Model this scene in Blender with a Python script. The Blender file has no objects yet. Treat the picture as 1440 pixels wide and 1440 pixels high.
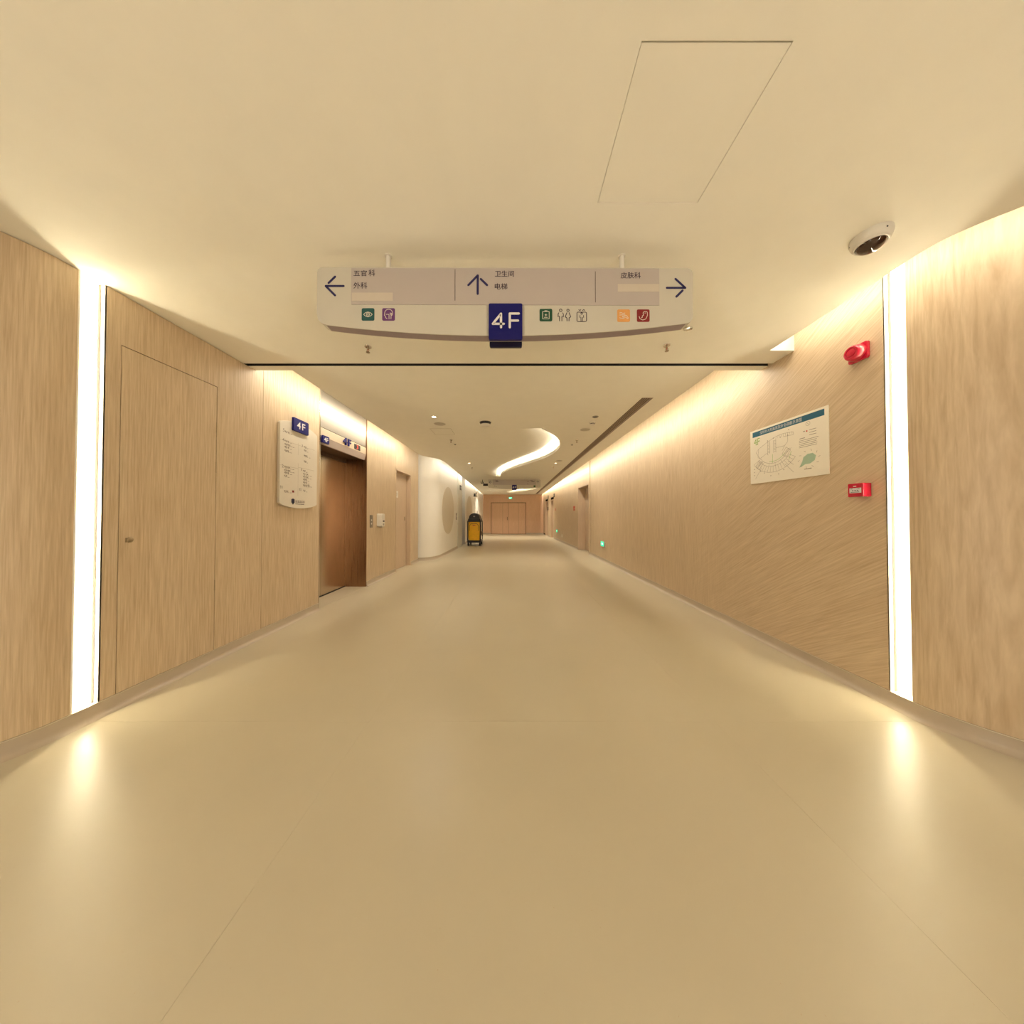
import bpy, bmesh, math, random
from mathutils import Vector, Matrix
random.seed(7)
S = bpy.context.scene
C = S.collection
PI = math.pi

# ------------------------------------------------------------------ camera, world, exposure
EYE = 1.195
F = 413.0                                   # focal length in pixels of a 1440 px frame
cam_d = bpy.data.cameras.new('camera')
cam_d.sensor_width = 36.0
cam_d.lens = 36.0 * F / 1440.0
cam_d.clip_start = 0.02
cam = bpy.data.objects.new('camera', cam_d)
cam.location = (0, 0, EYE)
cam.rotation_euler = (math.radians(90.76), 0, 0)
C.objects.link(cam)
S.camera = cam

w = bpy.data.worlds.new('world'); S.world = w; w.use_nodes = True
w.node_tree.nodes['Background'].inputs[0].default_value = (1.0, .82, .58, 1)
w.node_tree.nodes['Background'].inputs[1].default_value = 0.0

S.view_settings.view_transform = 'Standard'
S.view_settings.look = 'None'
S.view_settings.gamma = 1
S.view_settings.use_curve_mapping = False
S.view_settings.exposure = 1.36
S.cycles.diffuse_bounces = 7
WARM = (1.0, .885, .71)
COVE_W = 3.0            # watts per metre of cove light
LED_E = 21.0             # radiance of the vertical light strips
REAR_FILL_W = 25.0  # watts of each fill lamp added behind the camera
DOWN_W = 3.5

# ------------------------------------------------------------------ materials
def principled(name):
    m = bpy.data.materials.new(name); m.use_nodes = True
    return m, m.node_tree.nodes, m.node_tree.links, m.node_tree.nodes['Principled BSDF']

def mat(name, col, rough=.5, metal=0.0, coat=0.0, noise=0.0, scale=30.0, bump=0.0, spec=None):
    m, N, L, b = principled(name)
    b.inputs['Roughness'].default_value = rough
    b.inputs['Metallic'].default_value = metal
    b.inputs['Coat Weight'].default_value = coat
    if spec is not None: b.inputs['Specular IOR Level'].default_value = spec
    tx = N.new('ShaderNodeTexCoord'); nz = N.new('ShaderNodeTexNoise')
    nz.inputs['Scale'].default_value = scale; nz.inputs['Detail'].default_value = 3
    L.new(tx.outputs['Object'], nz.inputs['Vector'])
    r = N.new('ShaderNodeValToRGB')
    r.color_ramp.elements[0].color = tuple(c*(1-noise) for c in col) + (1,)
    r.color_ramp.elements[1].color = tuple(min(1, c*(1+noise)) for c in col) + (1,)
    r.color_ramp.elements[0].position = .3; r.color_ramp.elements[1].position = .7
    L.new(nz.outputs['Fac'], r.inputs['Fac']); L.new(r.outputs['Color'], b.inputs['Base Color'])
    if bump:
        bp = N.new('ShaderNodeBump'); bp.inputs['Strength'].default_value = bump; bp.inputs['Distance'].default_value = .002
        L.new(nz.outputs['Fac'], bp.inputs['Height']); L.new(bp.outputs['Normal'], b.inputs['Normal'])
    return m

def emit(name, col, e, base=(.8, .8, .8)):
    m, N, L, b = principled(name)
    b.inputs['Base Color'].default_value = base + (1,)
    b.inputs['Emission Color'].default_value = col + (1,)
    b.inputs['Emission Strength'].default_value = e
    return m

def wood(name, a, b_, slanted=False, rough=.42, freq=95.0):
    m, N, L, b = principled(name)
    geo = N.new('ShaderNodeNewGeometry'); sep = N.new('ShaderNodeSeparateXYZ')
    L.new(geo.outputs['Position'], sep.inputs[0])
    def math_(op, *ins):
        n = N.new('ShaderNodeMath'); n.operation = op
        for i, v in enumerate(ins):
            if isinstance(v, (int, float)): n.inputs[i].default_value = v
            else: L.new(v, n.inputs[i])
        return n.outputs[0]
    u = math_('ADD', sep.outputs[0], sep.outputs[1]); z = sep.outputs[2]
    def grain(u, v):
        cmb = N.new('ShaderNodeCombineXYZ')
        L.new(math_('MULTIPLY', u, freq), cmb.inputs[0]); L.new(math_('MULTIPLY', v, 3.6), cmb.inputs[2])
        nz = N.new('ShaderNodeTexNoise'); nz.inputs['Scale'].default_value = 1.0; nz.inputs['Detail'].default_value = 3; nz.inputs['Roughness'].default_value = .6
        nz.inputs['Distortion'].default_value = .3
        L.new(cmb.outputs[0], nz.inputs['Vector'])
        cm2 = N.new('ShaderNodeCombineXYZ')
        L.new(math_('MULTIPLY', u, 9.0), cm2.inputs[0]); L.new(math_('MULTIPLY', v, .7), cm2.inputs[2])
        n2 = N.new('ShaderNodeTexNoise'); n2.inputs['Scale'].default_value = 1.0; n2.inputs['Detail'].default_value = 2
        L.new(cm2.outputs[0], n2.inputs['Vector'])
        return math_('ADD', math_('MULTIPLY', nz.outputs['Fac'], .8), math_('MULTIPLY', n2.outputs['Fac'], .2))
    f = grain(u, z)
    if slanted:                              # near the corner the veneer of this wall is laid with a leaning grain
        mr = N.new('ShaderNodeMapRange'); mr.interpolation_type = 'SMOOTHSTEP'
        mr.inputs['From Min'].default_value = 2.7; mr.inputs['From Max'].default_value = 4.4
        mr.inputs['To Min'].default_value = 1.0; mr.inputs['To Max'].default_value = 0.0
        L.new(sep.outputs[1], mr.inputs['Value'])
        g = grain(math_('ADD', math_('MULTIPLY', u, .56), math_('MULTIPLY', z, .83)), math_('SUBTRACT', math_('MULTIPLY', z, .56), math_('MULTIPLY', u, .83)))
        k = mr.outputs[0]
        f = math_('ADD', math_('MULTIPLY', g, k), math_('MULTIPLY', f, math_('SUBTRACT', 1.0, k)))
    r = N.new('ShaderNodeValToRGB'); r.color_ramp.elements[0].position = .32; r.color_ramp.elements[1].position = .66
    r.color_ramp.elements[0].color = a + (1,); r.color_ramp.elements[1].color = b_ + (1,)
    L.new(f, r.inputs['Fac']); L.new(r.outputs['Color'], b.inputs['Base Color'])
    b.inputs['Roughness'].default_value = rough
    bp = N.new('ShaderNodeBump'); bp.inputs['Strength'].default_value = .12; bp.inputs['Distance'].default_value = .001
    L.new(f, bp.inputs['Height']); L.new(bp.outputs['Normal'], b.inputs['Normal'])
    return m

def floor_mat():
    m, N, L, b = principled('floor vinyl')
    geo = N.new('ShaderNodeNewGeometry')
    n1 = N.new('ShaderNodeTexNoise'); n1.inputs['Scale'].default_value = 1.6; n1.inputs['Detail'].default_value = 4
    n3 = N.new('ShaderNodeTexVoronoi'); n3.inputs['Scale'].default_value = 26
    for n in (n1, n3): L.new(geo.outputs['Position'], n.inputs['Vector'])
    r = N.new('ShaderNodeValToRGB')
    r.color_ramp.elements[0].color = (.515, .462, .345, 1); r.color_ramp.elements[1].color = (.54, .487, .365, 1)
    r.color_ramp.elements[0].position = .3; r.color_ramp.elements[1].position = .7
    L.new(n1.outputs['Fac'], r.inputs['Fac'])
    sp = N.new('ShaderNodeMath'); sp.operation = 'LESS_THAN'; sp.inputs[1].default_value = .035   # scattered specks in the vinyl
    L.new(n3.outputs['Distance'], sp.inputs[0])
    mc = N.new('ShaderNodeMixRGB'); mc.inputs['Color2'].default_value = (.50, .40, .28, 1)
    L.new(sp.outputs[0], mc.inputs['Fac']); L.new(r.outputs['Color'], mc.inputs['Color1'])
    L.new(mc.outputs[0], b.inputs['Base Color'])
    rr = N.new('ShaderNodeMapRange'); rr.inputs['To Min'].default_value = .30; rr.inputs['To Max'].default_value = .38
    L.new(n1.outputs['Fac'], rr.inputs['Value']); L.new(rr.outputs[0], b.inputs['Roughness'])
    b.inputs['Specular IOR Level'].default_value = .42
    bp = N.new('ShaderNodeBump'); bp.inputs['Strength'].default_value = .25; bp.inputs['Distance'].default_value = .002
    n4 = N.new('ShaderNodeTexNoise'); n4.inputs['Scale'].default_value = 5; n4.inputs['Detail'].default_value = 2
    L.new(geo.outputs['Position'], n4.inputs['Vector'])
    L.new(n4.outputs['Fac'], bp.inputs['Height']); L.new(bp.outputs['Normal'], b.inputs['Normal'])
    return m

def brushed(name, col, rough):
    m, N, L, b = principled(name)
    geo = N.new('ShaderNodeNewGeometry'); mp = N.new('ShaderNodeMapping'); mp.inputs['Scale'].default_value = (160, 160, 1.2)
    nz = N.new('ShaderNodeTexNoise'); nz.inputs['Scale'].default_value = 1; nz.inputs['Detail'].default_value = 3
    L.new(geo.outputs['Position'], mp.inputs['Vector']); L.new(mp.outputs[0], nz.inputs['Vector'])
    r = N.new('ShaderNodeMapRange'); r.inputs['To Min'].default_value = rough*.85; r.inputs['To Max'].default_value = rough*1.15
    L.new(nz.outputs['Fac'], r.inputs['Value']); L.new(r.outputs[0], b.inputs['Roughness'])
    b.inputs['Base Color'].default_value = col + (1,); b.inputs['Metallic'].default_value = 1.0
    return m

M = {}
M['paint'] = mat('ceiling paint', (.87, .85, .77), .7, noise=.012, scale=6)
M['white_wall'] = mat('white wall panel', (.80, .78, .73), .45, noise=.01, scale=4)
M['oval'] = mat('beige oval panel', (.62, .57, .47), .35, noise=.015, scale=5)
M['wood'] = wood('oak veneer', (.475, .355, .225), (.66, .535, .375))
M['wood_slant'] = wood('oak veneer leaning grain', (.475, .355, .225), (.66, .535, .375), slanted=True)
M['wood_far'] = wood('oak veneer far light tint', (.62, .405, .27), (.74, .515, .36))  # same oak; colour brightened and reddened to stand in for far-end light
M['substrate'] = mat('dark joint', (.025, .018, .012), .8, noise=.1)
M['floor'] = floor_mat()
M['seam'] = mat('floor seam', (.35, .30, .21), .6, noise=.05)
M['skirting'] = mat('coved vinyl skirting', (.47, .40, .31), .35, noise=.03, scale=8)
M['bead'] = mat('pale metal bead', (.72, .66, .56), .35, metal=.6, noise=.02)
M['channel'] = mat('white light channel', (.88, .86, .80), .5, noise=.01)
M['profile'] = mat('tan led profile', (.03, .02, .008), .6, noise=.05)
M['led'] = emit('led diffuser', (1.0, .875, .61), LED_E)
M['black'] = mat('black slot', (.008, .008, .008), .8, noise=.1)
M['bronze'] = brushed('bronze brushed steel', (.68, .58, .46), .22)
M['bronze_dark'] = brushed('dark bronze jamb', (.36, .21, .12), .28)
M['steel'] = brushed('brushed steel', (.33, .30, .26), .40)
M['chrome'] = mat('chrome', (.75, .73, .68), .18, metal=1.0, noise=.02)
M['brass'] = mat('dull brass lock', (.42, .35, .25), .35, metal=1.0, noise=.06)
M['lintel'] = mat('beige lintel', (.60, .49, .36), .4, noise=.02)
M['lintel_low'] = mat('mauve lintel strip', (.50, .42, .38), .4, noise=.02)
M['dark_brown'] = mat('dark brown and underside shade', (.10, .055, .03), .5, noise=.1)
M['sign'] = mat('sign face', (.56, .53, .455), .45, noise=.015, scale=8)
M['sign_band'] = mat('mauve sign band', (.46, .41, .385), .5, noise=.015, scale=8)
M['patch'] = mat('cream cover strip', (.57, .51, .43), .5, noise=.015, scale=8)
M['sign_shade'] = mat('mauve underside shade', (.30, .24, .25), .5, noise=.03)  # darker mauve carries the shadow beneath the sign
M['board'] = mat('directory board', (.70, .65, .56), .4, noise=.012, scale=9)
M['navy'] = mat('navy blue plaque', (.005, .005, .125), .45, noise=.03, spec=.25)
M['navy_dark'] = mat('dark navy', (.004, .004, .035), .5, noise=.03)
M['letter'] = mat('pale lettering', (.72, .70, .72), .5, noise=.01)
M['ink'] = mat('dark ink', (.025, .008, .03), .6, noise=.05)
M['ink_blue'] = mat('blue black ink', (.012, .010, .09), .6, noise=.05)
M['ink_soft'] = mat('soft grey print', (.27, .23, .19), .6, noise=.05)
M['rule'] = mat('thin rule', (.10, .07, .06), .6, noise=.05)
M['rule_pale'] = mat('pale rule', (.50, .45, .37), .6, noise=.02)
M['teal'] = mat('teal tile', (.008, .085, .085), .4, noise=.03)
M['purple'] = mat('purple tile', (.13, .035, .17), .4, noise=.03)
M['green'] = mat('green tile', (.005, .07, .035), .4, noise=.03)
M['orange'] = mat('orange tile', (.72, .34, .10), .4, noise=.03)
M['maroon'] = mat('dark red tile', (.22, .008, .012), .4, noise=.03)
M['icon'] = mat('pale icon line', (.72, .66, .56), .5, noise=.01)
M['paper'] = mat('poster paper', (.84, .80, .70), .5, noise=.012, scale=8)
M['poster_blue'] = mat('poster blue', (.004, .11, .19), .45, noise=.03)
M['map_green'] = mat('map pale green', (.37, .52, .40), .5, noise=.03)
M['map_lime'] = mat('map bright green', (.28, .48, .12), .5, noise=.03)
M['red'] = mat('red plastic', (.50, .003, .032), .22, coat=.5, noise=.02)
M['red_print'] = mat('red print', (.55, .05, .03), .5, noise=.03)
M['white_plastic'] = mat('white plastic', (.74, .71, .65), .35, noise=.01)
M['grey_plastic'] = mat('grey plastic', (.38, .35, .31), .4, noise=.02)
M['grille'] = mat('speaker grille', (.52, .48, .41), .6, noise=.04, scale=300)
M['dome'] = mat('dark dome glass', (.035, .012, .006), .06, coat=1.0, noise=.1)
M['black_plastic'] = mat('black plastic', (.012, .012, .016), .35, noise=.05)
M['yellow'] = mat('yellow vinyl bag', (.95, .54, .015), .45, noise=.05, scale=12)
M['vent'] = mat('brown grille slat', (.46, .35, .28), .5, noise=.03)
M['lamp'] = emit('lamp lens', (1.0, .86, .60), 3.0)
M['exit'] = emit('green exit face', (.04, .75, .32), .55, (.02, .4, .2))
M['exit_mark'] = emit('exit pictogram', (.75, 1.0, .85), .9)
M['display'] = emit('red led digit', (1.0, .07, .02), .5, (.3, .02, .01))
M['door_wood'] = wood('door veneer', (.53, .40, .285), (.63, .50, .37))
M['pier'] = mat('pale grey pier', (.66, .66, .60), .35, noise=.015)

# ------------------------------------------------------------------ mesh building
class MB:
    def __init__(s): s.v = []; s.f = []
    def add(s, vs, fs):
        o = len(s.v); s.v += [tuple(v) for v in vs]; s.f += [tuple(i+o for i in f) for f in fs]; return s
    def box(s, x0, x1, y0, y1, z0, z1):
        vs = [(x, y, z) for x in (x0, x1) for y in (y0, y1) for z in (z0, z1)]
        return s.add(vs, [(0,1,3,2),(4,6,7,5),(0,4,5,1),(2,3,7,6),(0,2,6,4),(1,5,7,3)])
    def prism(s, poly, to3, d0, d1):         # poly: 2-D outline, to3(u, v, d) -> 3-D
        n = len(poly)
        vs = [to3(u, v, d0) for u, v in poly] + [to3(u, v, d1) for u, v in poly]
        fs = [tuple(range(n))[::-1], tuple(range(n, 2*n))] + [(i, (i+1) % n, n+(i+1) % n, n+i) for i in range(n)]
        return s.add(vs, fs)
    def tube(s, pts, r, n=8, cap=True):
        pts = [Vector(p) for p in pts]; rings = []
        for i, p in enumerate(pts):
            d = (pts[min(i+1, len(pts)-1)] - pts[max(i-1, 0)]).normalized()
            a = d.orthogonal().normalized() if i == 0 else (rings[-1][1] - d*rings[-1][1].dot(d)).normalized()
            b = d.cross(a)
            rr = r[i] if isinstance(r, (list, tuple)) else r
            rings.append(([p + (a*math.cos(2*PI*k/n) + b*math.sin(2*PI*k/n))*rr for k in range(n)], a))
        vs = [q for ring, _ in rings for q in ring]; fs = []
        for i in range(len(pts)-1):
            for k in range(n): fs.append((i*n+k, i*n+(k+1) % n, (i+1)*n+(k+1) % n, (i+1)*n+k))
        if cap: fs += [tuple(range(n))[::-1], tuple(range((len(pts)-1)*n, len(pts)*n))]
        return s.add(vs, fs)
    def lathe(s, prof, n=24, to3=lambda x, y, z: (x, y, z)):      # prof: (r, z) about local z
        vs = [to3(r*math.cos(2*PI*k/n), r*math.sin(2*PI*k/n), z) for r, z in prof for k in range(n)]; fs = []
        for i in range(len(prof)-1):
            for k in range(n): fs.append((i*n+k, i*n+(k+1) % n, (i+1)*n+(k+1) % n, (i+1)*n+k))
        fs += [tuple(range(n))[::-1], tuple(range((len(prof)-1)*n, len(prof)*n))]
        return s.add(vs, fs)
    def build(s, name, m, parent=None, smooth=False, bevel=0.0, origin=None, kind=None):
        o = Vector(origin) if origin is not None else (wloc(parent) if parent else Vector((0, 0, 0)))
        me = bpy.data.meshes.new(name)
        me.from_pydata([tuple(Vector(v)-o) for v in s.v], [], s.f)
        bm = bmesh.new(); bm.from_mesh(me)
        bmesh.ops.recalc_face_normals(bm, faces=bm.faces); bm.to_mesh(me); bm.free()
        me.materials.append(M[m]); me.update()
        if smooth:
            me.shade_smooth() if hasattr(me, 'shade_smooth') else None
            try: me.set_sharp_from_angle(angle=math.radians(38))
            except Exception: pass
        ob = bpy.data.objects.new(name, me); C.objects.link(ob)
        if parent:
            ob.parent = parent; ob.location = o - wloc(parent)
        else: ob.location = o
        if bevel:
            md = ob.modifiers.new('bevel', 'BEVEL'); md.width = bevel; md.segments = 3; md.limit_method = 'ANGLE'
        if kind: ob['kind'] = kind
        return ob

def wloc(o):
    v = Vector((0, 0, 0))
    while o is not None: v = v + o.location; o = o.parent
    return v
def tag(o, label, cat, group=None):
    o['label'] = label; o['category'] = cat
    if group: o['group'] = group
    return o
def thing(name, loc, label, cat, group=None):
    o = bpy.data.objects.new(name, None); o.empty_display_size = .05; C.objects.link(o); o.location = loc
    return tag(o, label, cat, group)
def structure(o, label=None):
    o['kind'] = 'structure'
    if label: o['label'] = label
    return o
def copy_tree(o, loc, label=None, parent=None):
    c = o.copy(); C.objects.link(c)
    if parent is None: c.location = loc
    else: c.parent = parent
    if label: c['label'] = label
    for ch in o.children: copy_tree(ch, ch.location, None, c)
    return c

def offset_path(pts, d):                     # to the left of the direction of travel for d > 0
    out = []
    for i, p in enumerate(pts):
        p = Vector(p); dirs = []
        if i > 0: dirs.append((p - Vector(pts[i-1])).normalized())
        if i < len(pts)-1: dirs.append((Vector(pts[i+1]) - p).normalized())
        t = sum(dirs, Vector((0, 0))).normalized(); n = Vector((-t.y, t.x))
        k = 1.0 / max(.4, n.dot(Vector((-dirs[0].y, dirs[0].x))))
        out.append(p + n*d*k)
    return out
def slab_path(mb, pts, d0, d1, z0, z1):      # a wall-like band that follows a plan path
    a = offset_path(pts, d0); b = offset_path(pts, d1); n = len(pts)
    vs = [(p.x, p.y, z) for z in (z0, z1) for p in a] + [(p.x, p.y, z) for z in (z0, z1) for p in b]
    fs = []
    for i in range(n-1):
        fs += [(i, i+1, n+i+1, n+i), (2*n+i, 2*n+i+1, 3*n+i+1, 3*n+i), (i, i+1, 2*n+i+1, 2*n+i), (n+i, n+i+1, 3*n+i+1, 3*n+i)]
    fs += [(0, n, 3*n, 2*n), (n-1, 2*n-1, 4*n-1, 3*n-1)]
    return mb.add(vs, fs)
def sweep(mb, pts, prof):                    # prof: (offset, z) cross-section carried along a plan path
    rows = [offset_path(pts, o) for o, _ in prof]; n = len(pts); k = len(prof)
    vs = [(rows[j][i].x, rows[j][i].y, prof[j][1]) for i in range(n) for j in range(k)]
    fs = [(i*k+j, i*k+(j+1) % k, (i+1)*k+(j+1) % k, (i+1)*k+j) for i in range(n-1) for j in range(k)]
    fs += [tuple(range(k)), tuple(range((n-1)*k, n*k))]
    return mb.add(vs, fs)
def area(name, loc, nrm, sx, sy, watts, along=(0, 1, 0), col=WARM):
    l = bpy.data.lights.new(name, 'AREA'); l.shape = 'RECTANGLE'; l.size = sx; l.size_y = sy; l.energy = watts; l.color = col
    o = bpy.data.objects.new(name, l); C.objects.link(o)
    z = -Vector(nrm).normalized(); x = Vector(along).normalized(); y = z.cross(x).normalized(); x = y.cross(z)
    o.matrix_world = Matrix.Translation(loc) @ Matrix((x, y, z)).transposed().to_4x4()
    return o
def smooth_path(pts, n=6):                   # Catmull-Rom
    out = []; P = [Vector(p) for p in pts]
    for i in range(len(P)-1):
        p0, p1, p2, p3 = P[max(i-1, 0)], P[i], P[i+1], P[min(i+2, len(P)-1)]
        for k in range(n):
            t = k/n
            out.append(.5*((2*p1) + (p2-p0)*t + (2*p0-5*p1+4*p2-p3)*t*t + (3*p1-p0-3*p2+p3)*t**3))
    out.append(P[-1]); return out

# flat print and lettering on a plane
class Plane2:
    """maps print coordinates to a plane: p = o + right*x + up*y + normal*lift"""
    def __init__(s, fn): s.fn = fn
    def poly(s, mb, pts, lift): mb.add([s.fn(x, y, lift) for x, y in pts], [tuple(range(len(pts)))])
    def rect(s, mb, x0, y0, x1, y1, lift, r=0.0):
        s.poly(mb, round_rect(x0, y0, x1, y1, r), lift)
    def stroke(s, mb, pts, wd, lift, caps=True):
        h = wd/2
        for a, b in zip(pts[:-1], pts[1:]):
            dx, dy = b[0]-a[0], b[1]-a[1]; l = math.hypot(dx, dy)
            if l < 1e-9: continue
            nx, ny = -dy/l*h, dx/l*h
            s.poly(mb, [(a[0]+nx, a[1]+ny), (a[0]-nx, a[1]-ny), (b[0]-nx, b[1]-ny), (b[0]+nx, b[1]+ny)], lift)
        if caps:
            for p in pts: s.disc(mb, p[0], p[1], h, lift*1.02, 8)
    def disc(s, mb, x, y, r, lift, n=16, ry=None):
        ry = r if ry is None else ry
        s.poly(mb, [(x+r*math.cos(2*PI*k/n), y+ry*math.sin(2*PI*k/n)) for k in range(n)], lift)
    def arc(s, mb, x, y, r, a0, a1, wd, lift, n=14, ry=None):
        ry = r if ry is None else ry
        s.stroke(mb, [(x+r*math.cos(a0+(a1-a0)*k/n), y+ry*math.sin(a0+(a1-a0)*k/n)) for k in range(n+1)], wd, lift, False)
    def text(s, mb, body, x, y, width, height, lift, bold=.0, extrude=0.0, flip=False):
        """text fitted into the box that starts at (x, y), y being its baseline edge; flip when y runs down"""
        c = bpy.data.curves.new('tmp', 'FONT'); c.body = body; c.offset = bold; c.resolution_u = 2
        o = bpy.data.objects.new('tmp', c); C.objects.link(o)
        dg = bpy.context.evaluated_depsgraph_get(); dg.update()
        me = o.evaluated_get(dg).to_mesh()
        vs = [v.co.copy() for v in me.vertices]; fs = [tuple(p.vertices) for p in me.polygons]
        bpy.data.objects.remove(o); bpy.data.curves.remove(c)
        if not vs: return
        x0 = min(v.x for v in vs); x1 = max(v.x for v in vs); y0 = min(v.y for v in vs); y1 = max(v.y for v in vs)
        sx = width/(x1-x0); sy = height/(y1-y0)
        def q(v, l): 
            yy = (v.y-y0)*sy
            return s.fn(x+(v.x-x0)*sx, y-yy if flip else y+yy, l)
        if extrude:
            n = len(vs); ed = {}
            for f in fs:
                for a, b in zip(f, f[1:]+f[:1]): ed[(min(a, b), max(a, b))] = ed.get((min(a, b), max(a, b)), 0)+1
            mb.add([q(v, lift) for v in vs] + [q(v, lift+extrude) for v in vs],
                   [tuple(i+n for i in f) for f in fs] + [(a, b, b+n, a+n) for (a, b), k in ed.items() if k == 1])
        else: mb.add([q(v, lift) for v in vs], fs)
def round_rect(x0, y0, x1, y1, r, n=4):
    if r <= 0: return [(x0, y0), (x1, y0), (x1, y1), (x0, y1)]
    out = []
    for cx, cy, a in ((x1-r, y1-r, 0), (x0+r, y1-r, PI/2), (x0+r, y0+r, PI), (x1-r, y0+r, 1.5*PI)):
        out += [(cx+r*math.cos(a+PI/2*k/n), cy+r*math.sin(a+PI/2*k/n)) for k in range(n+1)]
    return out

# ------------------------------------------------------------------ measures of the place
XL, XR, H = -2.469, 2.40, 2.60               # left wall, right wall, ceiling height
TOP = 2.92                                    # walls run up into the light coves
FAR = 19.3
SK = .082                                     # skirting height
BACK = -6.0

# plan paths
left_near = smooth_path([(-7, 1.12), (-3.4, 1.12), (-2.95, 1.16), (-2.70, 1.26), (-2.56, 1.37), (-2.505, 1.46), (-2.474, 1.56), (XL, 1.663)], 4)
right_near = smooth_path([(7, 1.10), (3.6, 1.10), (3.05, 1.14), (2.76, 1.25), (2.60, 1.385), (2.52, 1.48), (2.46, 1.575), (2.405, 1.70), (XR, 1.775)], 4)
def xr(y): return XR if y < 9 else XR - .02 - (y-9)*.031
def xw(y): return -2.06 + (y-8.5)*.0145       # the white wall on the left, far part

# ------------------------------------------------------------------ floor
fl = MB().box(-7.2, 7.2, BACK, FAR+.3, -.10, -.004).build('floor', 'seam')
structure(fl, 'glossy beige sheet vinyl floor of the corridor')
xs = [-7.2, -4.83, -2.83, -.83, 1.18, 3.18, 5.18, 7.2]
ys = [BACK, -3.2, 1.725, 11.2, FAR+.3]
for i in range(len(xs)-1):
    for j in range(len(ys)-1):
        if ys[j] > 1 and (xs[i+1] < -2.9 or xs[i] > 2.9): continue
        g = .0004
        MB().box(xs[i]+g, xs[i+1]-g, ys[j]+g, ys[j+1]-g, -.003, 0).build('vinyl_sheet', 'floor', fl)

# ------------------------------------------------------------------ ceiling
def plate(name, outer, holes, z, m, parent=None, thick=.04):
    """a flat slab with holes; the slab goes up by thick"""
    bm = bmesh.new(); es = []
    for ring in [outer]+holes:
        vs = [bm.verts.new((p[0], p[1], z)) for p in ring]
        es += [bm.edges.new((vs[i], vs[(i+1) % len(vs)])) for i in range(len(vs))]
    bmesh.ops.triangle_fill(bm, use_beauty=True, use_dissolve=False, edges=es)
    fs = list(bm.faces)
    ext = bmesh.ops.extrude_face_region(bm, geom=fs)
    bmesh.ops.translate(bm, vec=(0, 0, thick), verts=[g for g in ext['geom'] if isinstance(g, bmesh.types.BMVert)])
    bmesh.ops.recalc_face_normals(bm, faces=bm.faces)
    me = bpy.data.meshes.new(name); bm.to_mesh(me); bm.free(); me.materials.append(M[m])
    o = bpy.data.objects.new(name, me); C.objects.link(o)
    if parent: o.parent = parent
    return o

Y0, YS0, YS1, YB = 2.478, 2.690, 2.737, 2.817   # beam front, slot, far edge of beam
redge_near = smooth_path([(7, .88), (3.4, .90), (2.85, .98), (2.50, 1.14), (2.31, 1.325), (2.215, 1.44), (2.18, 1.55), (2.185, 1.75), (2.19, Y0)], 4)
near_outline = [(7.2, BACK), (7.2, .88)] + [tuple(p) for p in redge_near] + [(2.5, Y0), (2.5, YS0), (-2.6, YS0), (-2.6, 1.05), (-7.2, 1.05), (-7.2, BACK)]
AX0, AX1, AY0, AY1 = .384, .833, .850, 1.301
ceil = plate('ceiling', near_outline, [[(AX0, AY0), (AX1, AY0), (AX1, AY1), (AX0, AY1)]], H, 'paint')
structure(ceil, 'smooth cream ceiling above the corridor junction')
MB().box(AX0+.0018, AX1-.0018, AY0+.005, AY1-.0018, H+.0015, H+.02).build('access_panel', 'paint', ceil)
MB().box(AX0-.03, AX1+.03, AY0-.03, AY1+.03, H+.045, H+.06).build('access_backing', 'substrate', ceil)
# beam with the black shutter slot
MB().box(-2.6, 2.5, YS1, YB, H, H+.30).build('soffit_strip', 'paint', ceil)
MB().box(2.19, 2.5, Y0, YS0-.002, H+.0405, H+.30).build('cove_end_block', 'paint', ceil)
MB().box(-2.6, 2.5, YS0-.02, YS1+.02, H+.26, H+.30).add([], []).build('slot_lining', 'black', ceil)
MB().box(-2.6, 2.5, YS0-.001, YS0+.0015, H+.002, H+.27).build('slot_lining', 'black', ceil)
MB().box(-2.6, 2.5, YS1-.0015, YS1+.0, H+.002, H+.27).build('slot_lining', 'black', ceil)
MB().box(-7.4, 7.4, BACK-.2, FAR+.4, 2.96, 3.0).build('upper_slab', 'paint', ceil)

# leaf shaped light recesses
leafR = smooth_path([(.477, 4.69), (.749, 5.09), (.917, 5.61), (.965, 6.17), (.812, 6.99), (.435, 7.81), (-.043, 8.79), (-.332, 9.67), (-.41, 10.44)], 5)
leafL = smooth_path([(.10, 4.72), (.05, 5.10), (.06, 5.61), (.05, 6.17), (-.15, 6.85), (-.50, 7.65), (-.82, 8.60), (-.90, 9.55), (-.66, 10.40)], 5)
leafR2 = smooth_path([(1.20, 14.4), (1.22, 15.1), (.90, 16.0), (.60, 16.55), (.20, 17.05), (-.2, 17.4)], 5)
leafL2 = smooth_path([(.90, 14.35), (.72, 14.6), (.40, 15.1), (.10, 15.7), (-.15, 16.5), (-.32, 17.3)], 5)
ledge = [(-2.12, YB)] + [(-2.12, 6.75)] + [tuple(p) for p in smooth_path([(-2.10, 6.85), (-1.98, 7.02), (-1.86, 7.18), (-1.775, 7.45), (-1.75, 7.9), (-1.75, 8.3)], 4)] + [(-1.885, FAR)]
far_outline = ledge + [(1.98, FAR), (1.95, YB)]
def ring(R, L): return [tuple(p) for p in R] + [tuple(p) for p in reversed(L)]
VX0, VX1, VY0, VY1 = 1.548, 1.683, 3.475, 18.6
VDX = -.06                                     # the slot drifts a little inwards along the corridor
vent_hole = [(VX0, VY0), (VX1, VY0), (VX1+VDX, VY1), (VX0+VDX, VY1)]
cf = plate('ceiling', far_outline, [ring(leafR, leafL), ring(leafR2, leafL2), vent_hole], H, 'paint')
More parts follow.
